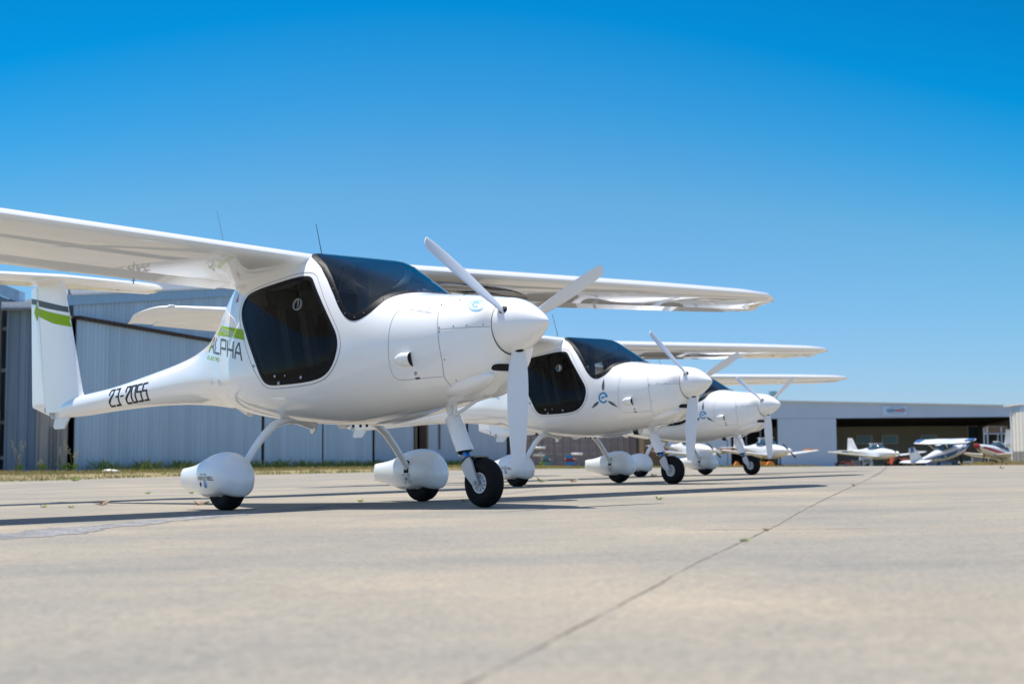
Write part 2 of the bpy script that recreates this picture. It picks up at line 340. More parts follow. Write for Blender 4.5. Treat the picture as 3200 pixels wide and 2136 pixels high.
def strip(lf, poly, o_out, o_in, lift, closed=True, cols=4, step=.014):
    """ribbon that follows an outline (x, arc) on a loft; offsets measured outward"""
    p = resample([tuple(q) for q in poly], step, closed); n = len(p)
    area = .5*np.sum(p[:, 0]*np.roll(p[:, 1], -1)-np.roll(p[:, 0], -1)*p[:, 1]); sg = 1 if area > 0 else -1
    if closed: t = np.roll(p, -1, 0)-np.roll(p, 1, 0)
    else: t = np.gradient(p, axis=0); sg = 1
    t /= (np.linalg.norm(t, axis=1)[:, None]+1e-12); nn = np.stack([t[:, 1], -t[:, 0]], 1)*sg
    v = []; cs = np.linspace(o_out, o_in, cols)
    for i in range(n):
        for j, c in enumerate(cs):
            q = p[i]+nn[i]*c; v.append(lf.PN(q[0], q[1], lift if 0 < j < cols-1 or cols == 2 else lift*.6))
    f = []
    for i in range(n if closed else n-1):
        k = (i+1) % n
        for j in range(cols-1): f.append((i*cols+j, i*cols+j+1, k*cols+j+1, k*cols+j))
    return v, f
def side_poly(lf, pts, closed=True): return [(x, lf.s_of(x, z)) for x, z in resample([tuple(q) for q in pts], .03, closed)]
def project_side(lf, polys, side, lift, cell=.02):
    """flat polygons (x, z) wrapped onto the side of a loft"""
    bm = bmesh.new()
    for po in polys:
        vs_ = [bm.verts.new((a, 0, b)) for a, b in po]
        try: bm.faces.new(vs_)
        except ValueError: pass
    bmesh.ops.triangulate(bm, faces=bm.faces)
    for _ in range(6):
        es = [e for e in bm.edges if e.calc_length() > cell]
        if not es: break
        bmesh.ops.subdivide_edges(bm, edges=es, cuts=1); bmesh.ops.triangulate(bm, faces=[f for f in bm.faces if len(f.verts) > 3])
    bm.verts.index_update(); V = []
    for v in bm.verts:
        x, z = v.co.x, v.co.z; a = lf.s_of(x, z)*(1 if side < 0 else -1); q = lf.PN(x, a, lift); V.append(q)
    F = [tuple(v.index for v in f.verts) for f in bm.faces]; bm.free(); return V, F
# stroke letters on a 0..1 x 0..1 box
GL = {'A': [[(0, 0), (.12, .55), (.5, 1), (.62, 1)], [(.62, 1), (1, 0)], [(.15, .38), (.8, .38)]],
 'L': [[(0, 1), (0, 0), (1, 0)]], 'P': [[(0, 0), (0, 1), (1, 1), (1, .42), (.22, .42)]], 'H': [[(0, 0), (0, 1)], [(1, 0), (1, 1)], [(0, .45), (1, .45)]],
 'I': [[(.5, 0), (.5, 1)]], 'S': [[(1, 1), (0, 1), (0, .52), (1, .52), (1, 0), (0, 0)]], 'T': [[(0, 1), (1, 1)], [(.5, 1), (.5, 0)]],
 'R': [[(0, 0), (0, 1), (1, 1), (1, .5), (.2, .5)], [(.5, .5), (1, 0)]], 'E': [[(1, 1), (0, 1)], [(0, .5), (.9, .5)], [(1, 0), (0, 0)], [(0, .85), (0, .15)]],
 'C': [[(1, 1), (0, 1), (0, 0), (1, 0)]], 'O': [[(0, 0), (0, 1), (1, 1), (1, 0), (0, 0)]], '2': [[(0, .72), (0, 1), (1, 1), (1, .7), (0, .25), (0, 0), (1, 0)]],
 '3': [[(0, 1), (1, 1), (1, 0), (0, 0)], [(.35, .52), (1, .52)]], '5': [[(1, 1), (0, 1), (0, .56), (1, .56), (1, 0), (0, 0)]], '-': [[(.15, .5), (.85, .5)]],
 'W': [[(0, 1), (.2, 0), (.5, .7), (.8, 0), (1, 1)]], 'K': [[(0, 0), (0, 1)], [(1, 1), (.1, .5), (1, 0)]], '0': [[(0, 0), (0, 1), (1, 1), (1, 0), (0, 0)]]}
def strokes(text, x0, z0, w_, h, gap, th, tx=None, slant=0, dz=0, thv=None):
    """polygons of a stroke-lettered word; dz = z change per unit x"""
    polys = []; x = x0; thv = thv or th
    for ch in text:
        cw = w_*(.30 if ch == 'I' else 1)
        for ln in GL[ch]:
            for (a, b), (c, d) in zip(ln[:-1], ln[1:]):
                p = Vector((x+a*cw+slant*b*h, z0+b*h)); q = Vector((x+c*cw+slant*d*h, z0+d*h)); t = (q-p).normalized(); n_ = Vector((-t.y, t.x))
                hw = (th if abs(t.y) < .5 else thv)/2; e = t*(min(th, thv)/2*.9); p -= e; q += e
                pp = [p+n_*hw, p-n_*hw, q-n_*hw, q+n_*hw]; polys.append([(u.x, u.y+dz*(u.x-x0)) for u in pp])
        x += cw+gap
    return polys
def ell(cx, cz, rx, rz, n=40, a0=0, a1=2*math.pi): return [(cx+rx*math.cos(a0+(a1-a0)*i/n), cz+rz*math.sin(a0+(a1-a0)*i/n)) for i in range(n if a1-a0 > 6.2 else n+1)]
def ringp(cx, cz, r0, r1, a0=0, a1=2*math.pi, n=48, asp=1, sh=0):
    ps = []
    for i in range(n):
        a, b = a0+(a1-a0)*i/n, a0+(a1-a0)*(i+1)/n
        ps.append([(cx+r0*math.cos(a)*asp, cz+r0*math.sin(a)), (cx+r1*math.cos(a)*asp, cz+r1*math.sin(a)), (cx+r1*math.cos(b)*asp, cz+r1*math.sin(b)), (cx+r0*math.cos(b)*asp, cz+r0*math.sin(b))])
    return ps

# ------------------------------------------------------------------ the electric trainer aircraft
BODY = Loft([
(-5.80,.865,.810,.750,.012,2,2,0),(-5.55,.900,.825,.748,.055,2,2,0),(-5.25,.930,.838,.750,.088,2,2,0),(-4.65,.968,.868,.768,.105,2,2,0),
(-4.00,1.038,.900,.778,.125,2,2,0),(-3.50,1.100,.925,.769,.150,2,2,0),(-3.25,1.145,.935,.755,.175,1.9,2.1,0),(-3.05,1.205,.940,.740,.205,1.8,2.1,0),
(-2.90,1.272,.940,.725,.235,1.75,2.2,0),(-2.75,1.372,.940,.708,.275,1.8,2.2,.0),(-2.55,1.525,.930,.682,.335,2.0,2.2,.04),
(-2.36,1.612,.920,.650,.405,2.6,2.3,.10),(-2.10,1.648,.905,.612,.500,4.5,2.4,.18),(-1.80,1.658,.895,.578,.585,7,2.5,.22),(-1.50,1.660,.890,.548,.615,9,2.6,.22),
(-1.20,1.650,.900,.530,.600,9,2.6,.22),(-1.05,1.590,.920,.528,.575,7,2.6,.20),(-0.90,1.530,.940,.540,.545,5,2.5,.16),(-0.64,1.418,.960,.565,.490,3.0,2.4,.06),
(-0.42,1.322,.975,.590,.440,2.5,2.3,.0),(-0.20,1.293,.985,.620,.380,2.3,2.3,0),(0.00,1.268,1.00,.655,.325,2.2,2.3,0),(0.12,1.250,1.02,.722,.282,2.1,2.8,0),
(0.20,1.238,1.04,.768,.243,2.0,3.0,0),(0.285,1.224,1.059,.892,.1655,2.0,2.0,0)], (.07, .022))
PANT = Loft([(-2.13,.272,.21,.146,.010,2,2,0),(-2.10,.276,.21,.143,.034,2.2,2.2,0),(-2.0,.286,.21,.130,.052,2.3,2.3,0),(-1.88,.306,.21,.104,.078,2.3,2.3,0),(-1.76,.342,.205,.080,.106,2.2,2.3,0),
(-1.66,.365,.20,.078,.122,2.2,2.3,0),(-1.57,.373,.20,.088,.127,2.2,2.4,0),(-1.50,.366,.20,.094,.124,2.2,2.4,0),(-1.435,.342,.20,.086,.110,2.2,2.3,0),(-1.39,.308,.20,.090,.092,2.1,2.2,0),(-1.36,.262,.197,.12,.060,2,2,0),(-1.344,.212,.196,.178,.010,2,2,0)])
WINP = [(-1.06,1.462),(-1.117,1.475),(-1.24,1.470),(-1.408,1.453),(-1.66,1.432),(-1.78,1.412),(-1.825,1.345),(-1.80,1.264),(-1.70,1.157),(-1.545,.981),(-1.45,.84),(-1.415,.805),(-1.35,.789),(-1.107,.790),(-.95,.803),(-.86,.83),(-.79,.89),(-.752,.985),(-.757,1.06),(-.80,1.13),(-.912,1.275),(-1.03,1.42)]
DOORP = [(-1.055,1.492),(-1.158,1.503),(-1.334,1.483),(-1.70,1.448),(-1.835,1.418),(-1.86,1.34),(-1.83,1.245),(-1.72,1.12),(-1.57,.93),(-1.47,.83),(-1.43,.782),(-1.35,.766),(-1.11,.768),(-.91,.785),(-.80,.845),(-.735,.94),(-.722,1.025),(-.755,1.108),(-.87,1.257),(-1.01,1.45)]
WSC = [(-1.215,1.638),(-1.10,1.575),(-1.03,1.527),(-.93,1.435),(-.842,1.337),(-.765,1.24),(-.712,1.185),(-.665,1.157),(-.625,1.152),(-.575,1.168),(-.53,1.20),(-.507,1.235),(-.495,1.27),(-.475,1.298)]

def seg_x():
    xs = list(np.linspace(-5.8, -3.3, 36))+list(np.linspace(-3.26, -1.96, 60))+list(np.arange(-1.94, -.40, .0125))+list(np.linspace(-.39, .285, 44)); return np.array(sorted(xs))

def build_body(root):
    xs = seg_x(); V, A, n = BODY.grid(xs, 112); F = gridfaces(len(xs), n)
    fa = A[F].copy(); c = fa.mean(1)
    wrap = np.abs(fa[:, :, 1].max(1)-fa[:, :, 1].min(1)) > 1.0
    c[wrap, 1] = 9
    sbw = chaikin(side_poly(BODY, chaikin(WINP, 2)), 1); ptw = sbw*np.array([1, -1])
    st = side_poly(BODY, WSC, False); wsc = [(-1.235, .30)]+st+[(-.455, .21), (-.435, .12), (-.42, 0)]
    wsc = wsc+[(x, -s_) for x, s_ in wsc[:-1][::-1]]
    wsc = chaikin(wsc, 2)
    in_w = inside(c, sbw, .012); in_p = inside(c, ptw, .012); in_s = inside(c, wsc, .012)
    keep = ~(in_w | in_p | in_s)
    def sub(mask, name, m, par, d=0.0):
        f = F[mask]; u, inv = np.unique(f, return_inverse=True); vv = V[u]
        if d: vv = np.array([BODY.PN(A[i][0], A[i][1], -d) for i in u])
        return mk(name, vv, inv.reshape(f.shape), m, par)
    k2 = keep.copy(); fus = sub(keep, 'fuselage', WHITE, root)
    ci = (c[:, 0] > -2.05) & (c[:, 0] < -.45) & keep
    sub(ci, 'cabin_lining', LINER, root, .012)
    ws_ = sub(in_s, 'windscreen', WS, root)
    v, f = strip(BODY, wsc, .008, -.034, .0035, cols=5); mk('windscreen_frame', v, f, GASK, ws_)
    sc = []
    for q in resample([tuple(p) for p in wsc], .085)[:]:
        x, a = q; cc = np.array([-.8, 0.0]); d_ = (cc-q); d_ /= np.linalg.norm(d_); x2, a2 = q+d_*.012
        if x2 > -1.2: sc.append((BODY.PN(x2, a2, .004), .0048))
    balls('frame_screw', sc, STEEL, ws_)
    # side windows and door outlines
    sw = sub(in_w, 'side_window', WIN, root)
    v, f = strip(BODY, sbw, .003, -.026, .003, cols=4); mk('window_frame', v, f, GASK, sw)
    P0 = BODY.PN(-1.13, BODY.s_of(-1.13, 1.29), .012); Nn = (P0-BODY.PN(-1.13, BODY.s_of(-1.13, 1.29), 0)).normalized()
    ring = MB(); tq = Nn.to_track_quat('Z', 'Y').to_matrix()
    prof_ = [(.0, .039), (.012, .039), (.015, .036), (.013, .033), (.0, .033)]; vv = []
    for a_, r_ in prof_:
        for k in range(28): t = 2*math.pi*k/28; vv.append(P0+tq@Vector((r_*math.cos(t), r_*math.sin(t), a_-.012)))
    ff = [(i*28+k, i*28+(k+1) % 28, (i+1)*28+(k+1) % 28, (i+1)*28+k) for i in range(4) for k in range(28)]
    ring.add(vv, ff); av = ring.make('air_vent', BEIGE, sw, True)
    mk('vent_flap', [P0+tq@Vector((.032*math.cos(2*math.pi*k/24), .032*math.sin(2*math.pi*k/24), -.004+.016*math.cos(2*math.pi*k/24))) for k in range(24)], [tuple(range(24))], VENT, av, False)
    kn = []
    for x_, z_, r_ in ((-1.545, .925, .012), (-1.30, .845, .014), (-1.20, .843, .009), (-1.06, .825, .016), (-1.27, .80, .017)):
        kn.append((BODY.PN(x_, BODY.s_of(x_, z_), .004), r_*.8))
    balls('window_latch', kn, STEEL, sw, 12, (1, .5, 1))
    ppv = (in_p, ptw)
    dl = MB()
    for sg in (1, -1):
        po = chaikin([(x, s_*sg) for x, s_ in side_poly(BODY, chaikin(DOORP, 3))], 1); v, f = strip(BODY, po, .002, -.002, .0012, cols=2); dl.add(v, f)
    dl.make('door_seam', LINEM, root)
    return fus, V, A, F, ppv

AF = [0, .0125, .03, .06, .11, .18, .28, .40, .52, .64, .72, .775]
def airfoil(t, camb=.02, lo=0.0, hi=.775, te=None):
    def th(x): return t/.2*(.2969*math.sqrt(x)-.126*x-.3516*x*x+.2843*x**3-.1015*x**4)
    def cm(x): p = .4; return camb/p**2*(2*p*x-x*x) if x < p else camb/(1-p)**2*(1-2*p+2*p*x-x*x)
    if lo == 0: xs = AF
    else: xs = [lo, lo+.03, .86, .93, 1.0]
    up = [(x, cm(x)+th(x)) for x in xs]; dn = [(x, cm(x)-th(x)) for x in xs]
    return up[::-1]+dn[1:] if lo == 0 else up[::-1]+dn
def wing_mesh(ys, le, te, zl, zt, t, lo, hi, side, drop=None, flapdeg=0):
    V = []; n = None
    for y in ys:
        xl, xt, z0, z1 = le(y), te(y), zl(y), zt(y); c = xl-xt; th = t(y); pr = airfoil(th, .025, lo, hi); n = len(pr)
        for a, b in pr:
            X = xl-c*a; Z = z0+(z1-z0)*a+b*c
            if lo > 0 and flapdeg:
                hx = xl-c*lo; hz = z0+(z1-z0)*lo; r_ = math.radians(flapdeg); dx, dz_ = X-hx, Z-hz; X = hx+dx*math.cos(r_)-dz_*math.sin(r_)*0; Z = hz+dz_+dx*math.sin(r_)
            if drop and b < 0: Z -= drop(y)*math.sin(math.pi*min(1, a/.78))**.5 if 0 < a < .78 else 0
            V.append((X, side*y, Z))
    F = [(i*n+k, i*n+(k+1) % n, (i+1)*n+(k+1) % n, (i+1)*n+k) for i in range(len(ys)-1) for k in range(n)]
    F.append(tuple(range(n))); F.append(tuple((len(ys)-1)*n+k for k in range(n))); return V, F
def build_wings(root):
    def le(y):
        e = -1.17-.015*max(0, y-3.0)
        if y > 4.2: e -= .66*((y-4.2)/1.02)**2.0
        return e
    def te(y): return -2.115+.03*max(0, y-3)/2.25 + (.13*((y-5.0)/.25)**2 if y > 5.0 else 0)
    W_ = [0]
    tipd = lambda y: (-.085 if W_[0] < 0 else -.03)*(max(0, y-5.0)/.22)**2
    def zl(y): return tipd(y) + (1.584+.044*min(y, 2.6)+.021*max(0, y-2.6)+.06*(max(0, y-4.4)/.85)**1.5) if W_[0] < 0 else (1.582+.0205*y+.25*abs(tipd(y)))
    def zt(y): return .3*tipd(y) + (1.486+.040*min(y, 2.6)+.032*max(0, y-2.6)) if W_[0] < 0 else (1.480+.031*y)
    def t(y): return .135 if y < 3 else .135-.03*(y-3)/2.25-(.05*max(0, (y-5.05)/.2)**2)
    ys = [.36, .42, .47, .52, .58, .65, .75, .9, 1.2, 1.8, 2.4, 3.0, 3.6, 4.1, 4.5, 4.75, 4.9, 5.0, 5.06, 5.11, 5.15, 5.18, 5.205, 5.22]
    dr = lambda y: .075*max(0, 1-(y-.36)/.32)**2
    for sd in (-1, 1):
        W_[0] = sd
        V, F = wing_mesh(ys, le, te, zl, zt, t, 0, .775, sd, dr); wg = mk('wing', V, F, WHITE, root, True, None, 40)
        fy = [.56, 1.0, 1.6, 2.2, 2.8, 3.4, 4.0, 4.5, 4.92]
        V, F = wing_mesh(fy, le, te, zl, zt, t, .785, 1, sd, None, 4); mk('flaperon', V, F, WHITE, wg, True, None, 40)
        V, F = wing_mesh([.36, .45, .55], le, te, zl, zt, t, .776, 1, sd); 
        mk('wing_root', V, F, WHITE, wg, True, None, 40)
        V, F = wing_mesh([4.93, 5.0, 5.06, 5.11, 5.15, 5.18, 5.205, 5.22], le, te, zl, zt, t, .776, 1, sd); mk('wing_tip', V, F, WHITE, wg, True, None, 40)
        m = MB(); m.ball((le(4.98)-.004, sd*4.98, zl(4.98)+.004), .020, 12, (1, 2.4, .9)); m.make('navigation_light', WHITE2, wg, True)
        m = MB(); m.tube([(-1.95, sd*1.25, zl(1.25)-.135), (-1.95, sd*1.25, zl(1.25)-.175)], .004, 6); m.tube([(-1.97, sd*1.25, 1.455+.03), (-1.93, sd*1.25, 1.455+.03)], .004, 6); m.make('tie_down_ring', STEEL, wg)
def build_tail(root):
    # T tailplane
    def le(y): return -5.57-.13*y-(.30*max(0, (y-.90)/.28)**2.2)
    def te(y): return -6.25+.01*y
    zz = lambda y: 2.005
    for sd in (-1, 1):
        ys = [0, .2, .5, .8, .95, 1.03, 1.09, 1.13, 1.16, 1.18]; tt = lambda y: .105 if y < 1.0 else .105-.05*((y-1)/.18)**2
        zt_ = lambda y: 1.988
        V, F = wing_mesh(ys, le, te, zz, zt_, tt, 0, .775, sd); ht = mk('tailplane', V, F, WHITE, root, True, None, 40)
        V, F = wing_mesh([.03, .4, .8, 1.05, 1.15], le, te, zz, zt_, tt, .785, 1, sd); mk('elevator', V, F, WHITE, ht, True, None, 40)
    # fin
    def sec_f(z0, z1, n, f0, f1, tk, m_):
        V = []; prf = m_
        for i in range(n+1):
            a = i/n; z = z0+(z1-z0)*a; xl = f0(a); xt = f1(a); c = xl-xt
            for u, v in prf: V.append((xl-c*u, v*tk(a), z))
        k = len(prf); F = [(i*k+j, i*k+(j+1) % k, (i+1)*k+(j+1) % k, (i+1)*k+j) for i in range(n) for j in range(k)]+[tuple(range(k)), tuple(n*k+j for j in range(k))]; return V, F
    us = [0, .02, .06, .14, .28, .45, .65, .85, 1.0]; h = lambda u: math.sqrt(max(0, u))*1.55*(1-.35*u)-.18*u*u
    pf = [(u, h(u)) for u in us][::-1]+[(u, -h(u)) for u in us[1:]]
    V, F = sec_f(.80, 1.985, 14, lambda a: -5.20-.44*a-.0*a-(.0 if a > .12 else -.18*(1-a/.12)**2), lambda a: -5.915-.20*a, lambda a: .052*(1-.25*a), pf)
    mk('fin', V, F, WHITE, root, True, None, 40)
    rd = [(0, 1), (.3, .72), (.7, .34), (1, .06), (1, -.06), (.7, -.34), (.3, -.72), (0, -1)]
    V = []; n = 14; k = len(rd); zs = np.concatenate([np.linspace(.748, .868, 9), np.linspace(.90, 1.975, 12)]); n = len(zs)-1
    for z in zs:
        a = (z-.846)/(1.985-.846); hx = -5.92-.20*a; xt = -6.31-.035*max(0, a)
        if z < .87: xt = -6.31+(.87-z)/.118*.50; hx = -5.785-(z-.748)/.12*.145; xt = min(xt, hx-.01)
        for u, v in rd: V.append((hx-.003+(xt-hx)*u, v*.040, z))
    F = [(i*k+j, i*k+(j+1) % k, (i+1)*k+(j+1) % k, (i+1)*k+j) for i in range(n) for j in range(k)]+[tuple(range(k)), tuple(n*k+j for j in range(k))]
    dfl = math.radians(-2); hz = Vector((-5.98, 0, 0)); M = Matrix.Rotation(dfl, 3, 'Z'); V = [M@(Vector(v)-hz)+hz for v in V]
    rud = mk('rudder', V, F, WHITE, root, True, None, 30)
    m = MB(); m.ball((-5.935, -.03, .835), .022, 12, (.6, .6, 1.6)); m.make('rudder_hinge_slot', DARK, rud, True)
    m = MB(); m.prism([(-5.79, .765), (-5.835, .675), (-5.80, .654), (-5.64, .653), (-5.61, .662), (-5.50, .765)], -.008, .008); m.make('tail_skid', WHITE2, root)
def wheel(root, c, r, wd, name='wheel', rimr=.075):
    o = empty(name); o.parent = root; o.location = c
    # the wheel's own mesh is the tyre
    pr = [(-wd*.34, rimr), (-wd*.46, rimr+.012), (-wd*.5, (r+rimr)/2), (-wd*.46, r-.024), (-wd*.34, r-.008), (-wd*.15, r-.001), (0, r), (wd*.15, r-.001), (wd*.34, r-.008), (wd*.46, r-.024), (wd*.5, (r+rimr)/2), (wd*.46, rimr+.012), (wd*.34, rimr)]
    m = MB(); m.lathe(pr, n=56, closed=False); m.f = m.f[:-2]; t = m.make('tyre', TYRE, o, True, angle=50)
    m = MB(); m.lathe([(-wd*.30, rimr*.99), (-wd*.40, rimr), (-wd*.40, rimr-.008), (-wd*.28, rimr-.016), (wd*.28, rimr-.016), (wd*.40, rimr-.008), (wd*.40, rimr), (wd*.30, rimr*.99)], n=40); m.f = m.f[:-2]
    m.lathe([(-wd*.36, .024), (wd*.36, .024)], n=20)
    for k in range(10):
        a = 2*math.pi*k/10
        m.box(((rimr*.52)*math.cos(a), 0, (rimr*.52)*math.sin(a)), (rimr-.03, wd*.6, .011), ry=-a)
    m.make('rim', WHITE2, o, True)
    m = MB(); m.lathe([(-wd*.10, rimr-.014), (wd*.10, rimr-.014)], n=32); m.make('hub_disc', BLACK, o, True)
    m = MB(); m.tube([(0, -wd*.5, 0), (0, wd*.5, 0)], .011, 10); m.make('axle', STEEL, o, True)
    return o
def build_gear(root):
    for sd in (-1, 1):
        pts = [(-1.6, sd*.12, .545), (-1.6, sd*.24, .578), (-1.6, sd*.335, .578), (-1.6, sd*.42, .548), (-1.6, sd*.50, .483), (-1.6, sd*.575, .395), (-1.6, sd*.64, .305), (-1.6, sd*.69, .235), (-1.6, sd*.73, .175)]
        m = MB(); m.tube(pts, [(.05, .030), (.05, .028), (.046, .026), (.041, .024), (.037, .022), (.034, .021), (.031, .020), (.029, .019), (.027, .018)], 20, True, (1, 0, 0)); m.make('main_gear_leg', WHITE, root, True)
        # pant
        xs = np.linspace(-2.13, -1.344, 60); V, A, n = PANT.grid(xs, 30); V = V+np.array([0, sd*.8, 0]); F = list(map(tuple, gridfaces(len(xs), n)))
        F += [tuple(range(n)), tuple(range((len(xs)-1)*n, len(xs)*n))]
        p = mk('wheel_pant', V, F, WHITE, root, True)
        # inner side: leg slot and bolted plate
        yi = -sd
        def onp(x, z, e):
            a = PANT.s_of(x, z)*(1 if yi < 0 else -1); q = PANT.PN(x, a, e); q.y += sd*.8; return q
        def patch(poly, e, name, mm, par=p, cell=.02):
            v, f = project_side(PANT, [poly], yi, e, cell); v = [q+Vector((0, sd*.8, 0)) for q in v]; return mk(name, v, f, mm, par)
        patch([(-1.628, .215), (-1.628, .135), (-1.622, .285), (-1.60, .292), (-1.575, .285), (-1.572, .215)][0:1]+[(-1.628, .285), (-1.60, .295), (-1.572, .285), (-1.572, .20), (-1.628, .20)], .0015, 'leg_slot', DARK)
        patch([(-1.632, .205), (-1.568, .205), (-1.568, .13), (-1.632, .13)], .003, 'bolt_plate', WHITE2)
        m = []
        for bx, bz, br in ((-1.622, .195, .006), (-1.578, .195, .006), (-1.60, .167, .013), (-1.622, .14, .006), (-1.578, .14, .006), (-1.65, .192, .004), (-1.55, .192, .004), (-1.65, .145, .004), (-1.55, .145, .004)): m.append((onp(bx, bz, .003), br))
        balls('bolt', m, STEEL, p, 10, (1, .7, 1))
        # outer side: axle hole, round window, lettering
        yo = sd
        def outer(polys, e, name, mm, cell=.02):
            v, f = project_side(PANT, polys, yo, e, cell); v = [q+Vector((0, sd*.8, 0)) for q in v]; return mk(name, v, f, mm, p)
        outer([ell(-1.700, .171, .013, .0145, 20)], .0015, 'axle_hole', DARK)
        outer([ell(-1.632, .171, .022, .0235, 24)], .0015, 'inspection_window', PALEB)
        outer([ell(-1.629, .167, .016, .017, 20, 3.3, 6.1)], .0025, 'window_tint', BLUEV)
        if sd < 0:
            ps = strokes('PIPISTREL', -1.735, .197, .0165, .022, .0105, .0042)
            for k, (a, b) in enumerate([((-1.79, .222), (-1.775, .236)), ((-1.775, .236), (-1.755, .232)), ((-1.77, .224), (-1.755, .236)), ((-1.755, .236), (-1.74, .228)), ((-1.74, .224), (-1.725, .236)), ((-1.725, .236), (-1.705, .238)), ((-1.705, .238), (-1.685, .230)), ((-1.72, .228), (-1.70, .232)), ((-1.685, .230), (-1.705, .222))]):
                p_, q_ = Vector(a)+Vector((.07, .002)), Vector(b)+Vector((.07, .002)); t = (q_-p_).normalized(); n_ = Vector((-t.y, t.x))*.0011; ps.append([tuple(p_+n_), tuple(p_-n_), tuple(q_-n_), tuple(q_+n_)])
            outer(ps, .0015, 'maker_lettering', INK)
        wheel(root, (-1.575, sd*.8, .165), .165, .125)
    # nose gear
    m = MB(); m.prism([(-.37, .72), (-.365, .632), (-.262, .640), (-.235, .72)], -.05, .05); m.make('nose_leg_bracket', WHITE2, root)
    m = MB(); m.tube([(-.315, 0, .66), (-.262, 0, .545)], [.040, .030], 20); m.tube([(-.226, -.02, .72), (-.228, -.02, .556)], .0125, 14)
    m.tube([(-.222, -.02, .558), (.035, 0, .672)], .0105, 12); st = m.make('nose_leg_strut', WHITE2, root, True)
    ax0 = Vector((-.275, 0, .545)); ax1 = Vector((-.165, 0, .338)); d = (ax1-ax0).normalized(); u = Vector((0, 1, 0)); v_ = d.cross(u)
    m = MB(); n = 28; V = []
    for t_, R in ((0, .046), (.02, .05), (.98, .052), (1, .052), (1, .047), (.05, .044)):
        for k in range(n):
            a = 2*math.pi*k/n; c = ax0+(ax1-ax0)*t_; sk = .018*math.cos(a) if t_ > .9 else 0
            V.append(c+u*R*math.sin(a)+v_*R*1.05*math.cos(a)+d*sk)
    F = [(i*n+k, i*n+(k+1) % n, (i+1)*n+(k+1) % n, (i+1)*n+k) for i in range(5) for k in range(n)]+[tuple(range(n)), tuple(5*n+k for k in range(n))]
    m.add(V, F); sl_ = m.make('strut_sleeve', WHITE, root, True, angle=50)
    m = MB(); w1 = v_*(-.052) if v_.x > 0 else v_*.052
    fl = [ax0+w1*1.0+d*.01, ax0+w1*1.28+d*.02, ax1+w1*1.22+d*.0, ax1+w1*1.0+d*.01]
    V = [q+u*e for q in fl for e in (-.004, .004)]; m.add(V, [(0, 2, 4, 6), (1, 3, 5, 7), (0, 1, 3, 2), (2, 3, 5, 4), (4, 5, 7, 6), (6, 7, 1, 0)]); m.make('sleeve_flange', WHITE, sl_)
    m = MB(); m.tube([ax1+u*.0-d*.02, ax1+d*.002], .045, 24); m.make('sleeve_opening', DARK, sl_, True)
    m = MB()
    for q in (fl[0]+(fl[1]-fl[0])*.7+d*.015, fl[3]+(fl[2]-fl[3])*.6-d*.02): m.ball(q+u*-.005, .004, 8)
    m.make('sleeve_bolts', BLACK, sl_, True)
    m = MB(); m.tube([ax1-d*.08, ax1+d*.075], .021, 18); m.make('shock_piston', CHROME, root, True)
    m = MB(); m.tube([ax1-d*.05+v_*-.03*(1 if v_.x > 0 else -1), ax1+d*.07+v_*-.032*(1 if v_.x > 0 else -1)], .009, 10); m.make('piston_guide', STEEL, root, True)
    for sd in (-1, 1):
        po = [(-.044, .294), (-.075, .28), (-.112, .250), (-.108, .222), (-.086, .184), (-.016, .122), (.005, .113), (.026, .122), (.031, .140), (.014, .172), (-.024, .268)]
        m = MB(); m.prism([(x-.005, z+.008) for x, z in po], sd*.060, sd*.073); m.make('fork_arm', FORKM, root)
    m = MB(); m.prism([(-.115, .268), (-.06, .299), (-.02, .301), (.0, .292), (.005, .298), (-.02, .307), (-.08, .307), (-.125, .284)], -.066, .040); m.make('fork_crown', BLACK, root)
    wheel(root, (0, 0, .147), .147, .100, 'nose_wheel', .062)
    m = MB(); m.tube([(0.003, -.084, .147), (.003, .084, .147)], .013, 6); m.make('axle_nut', STEEL, root)
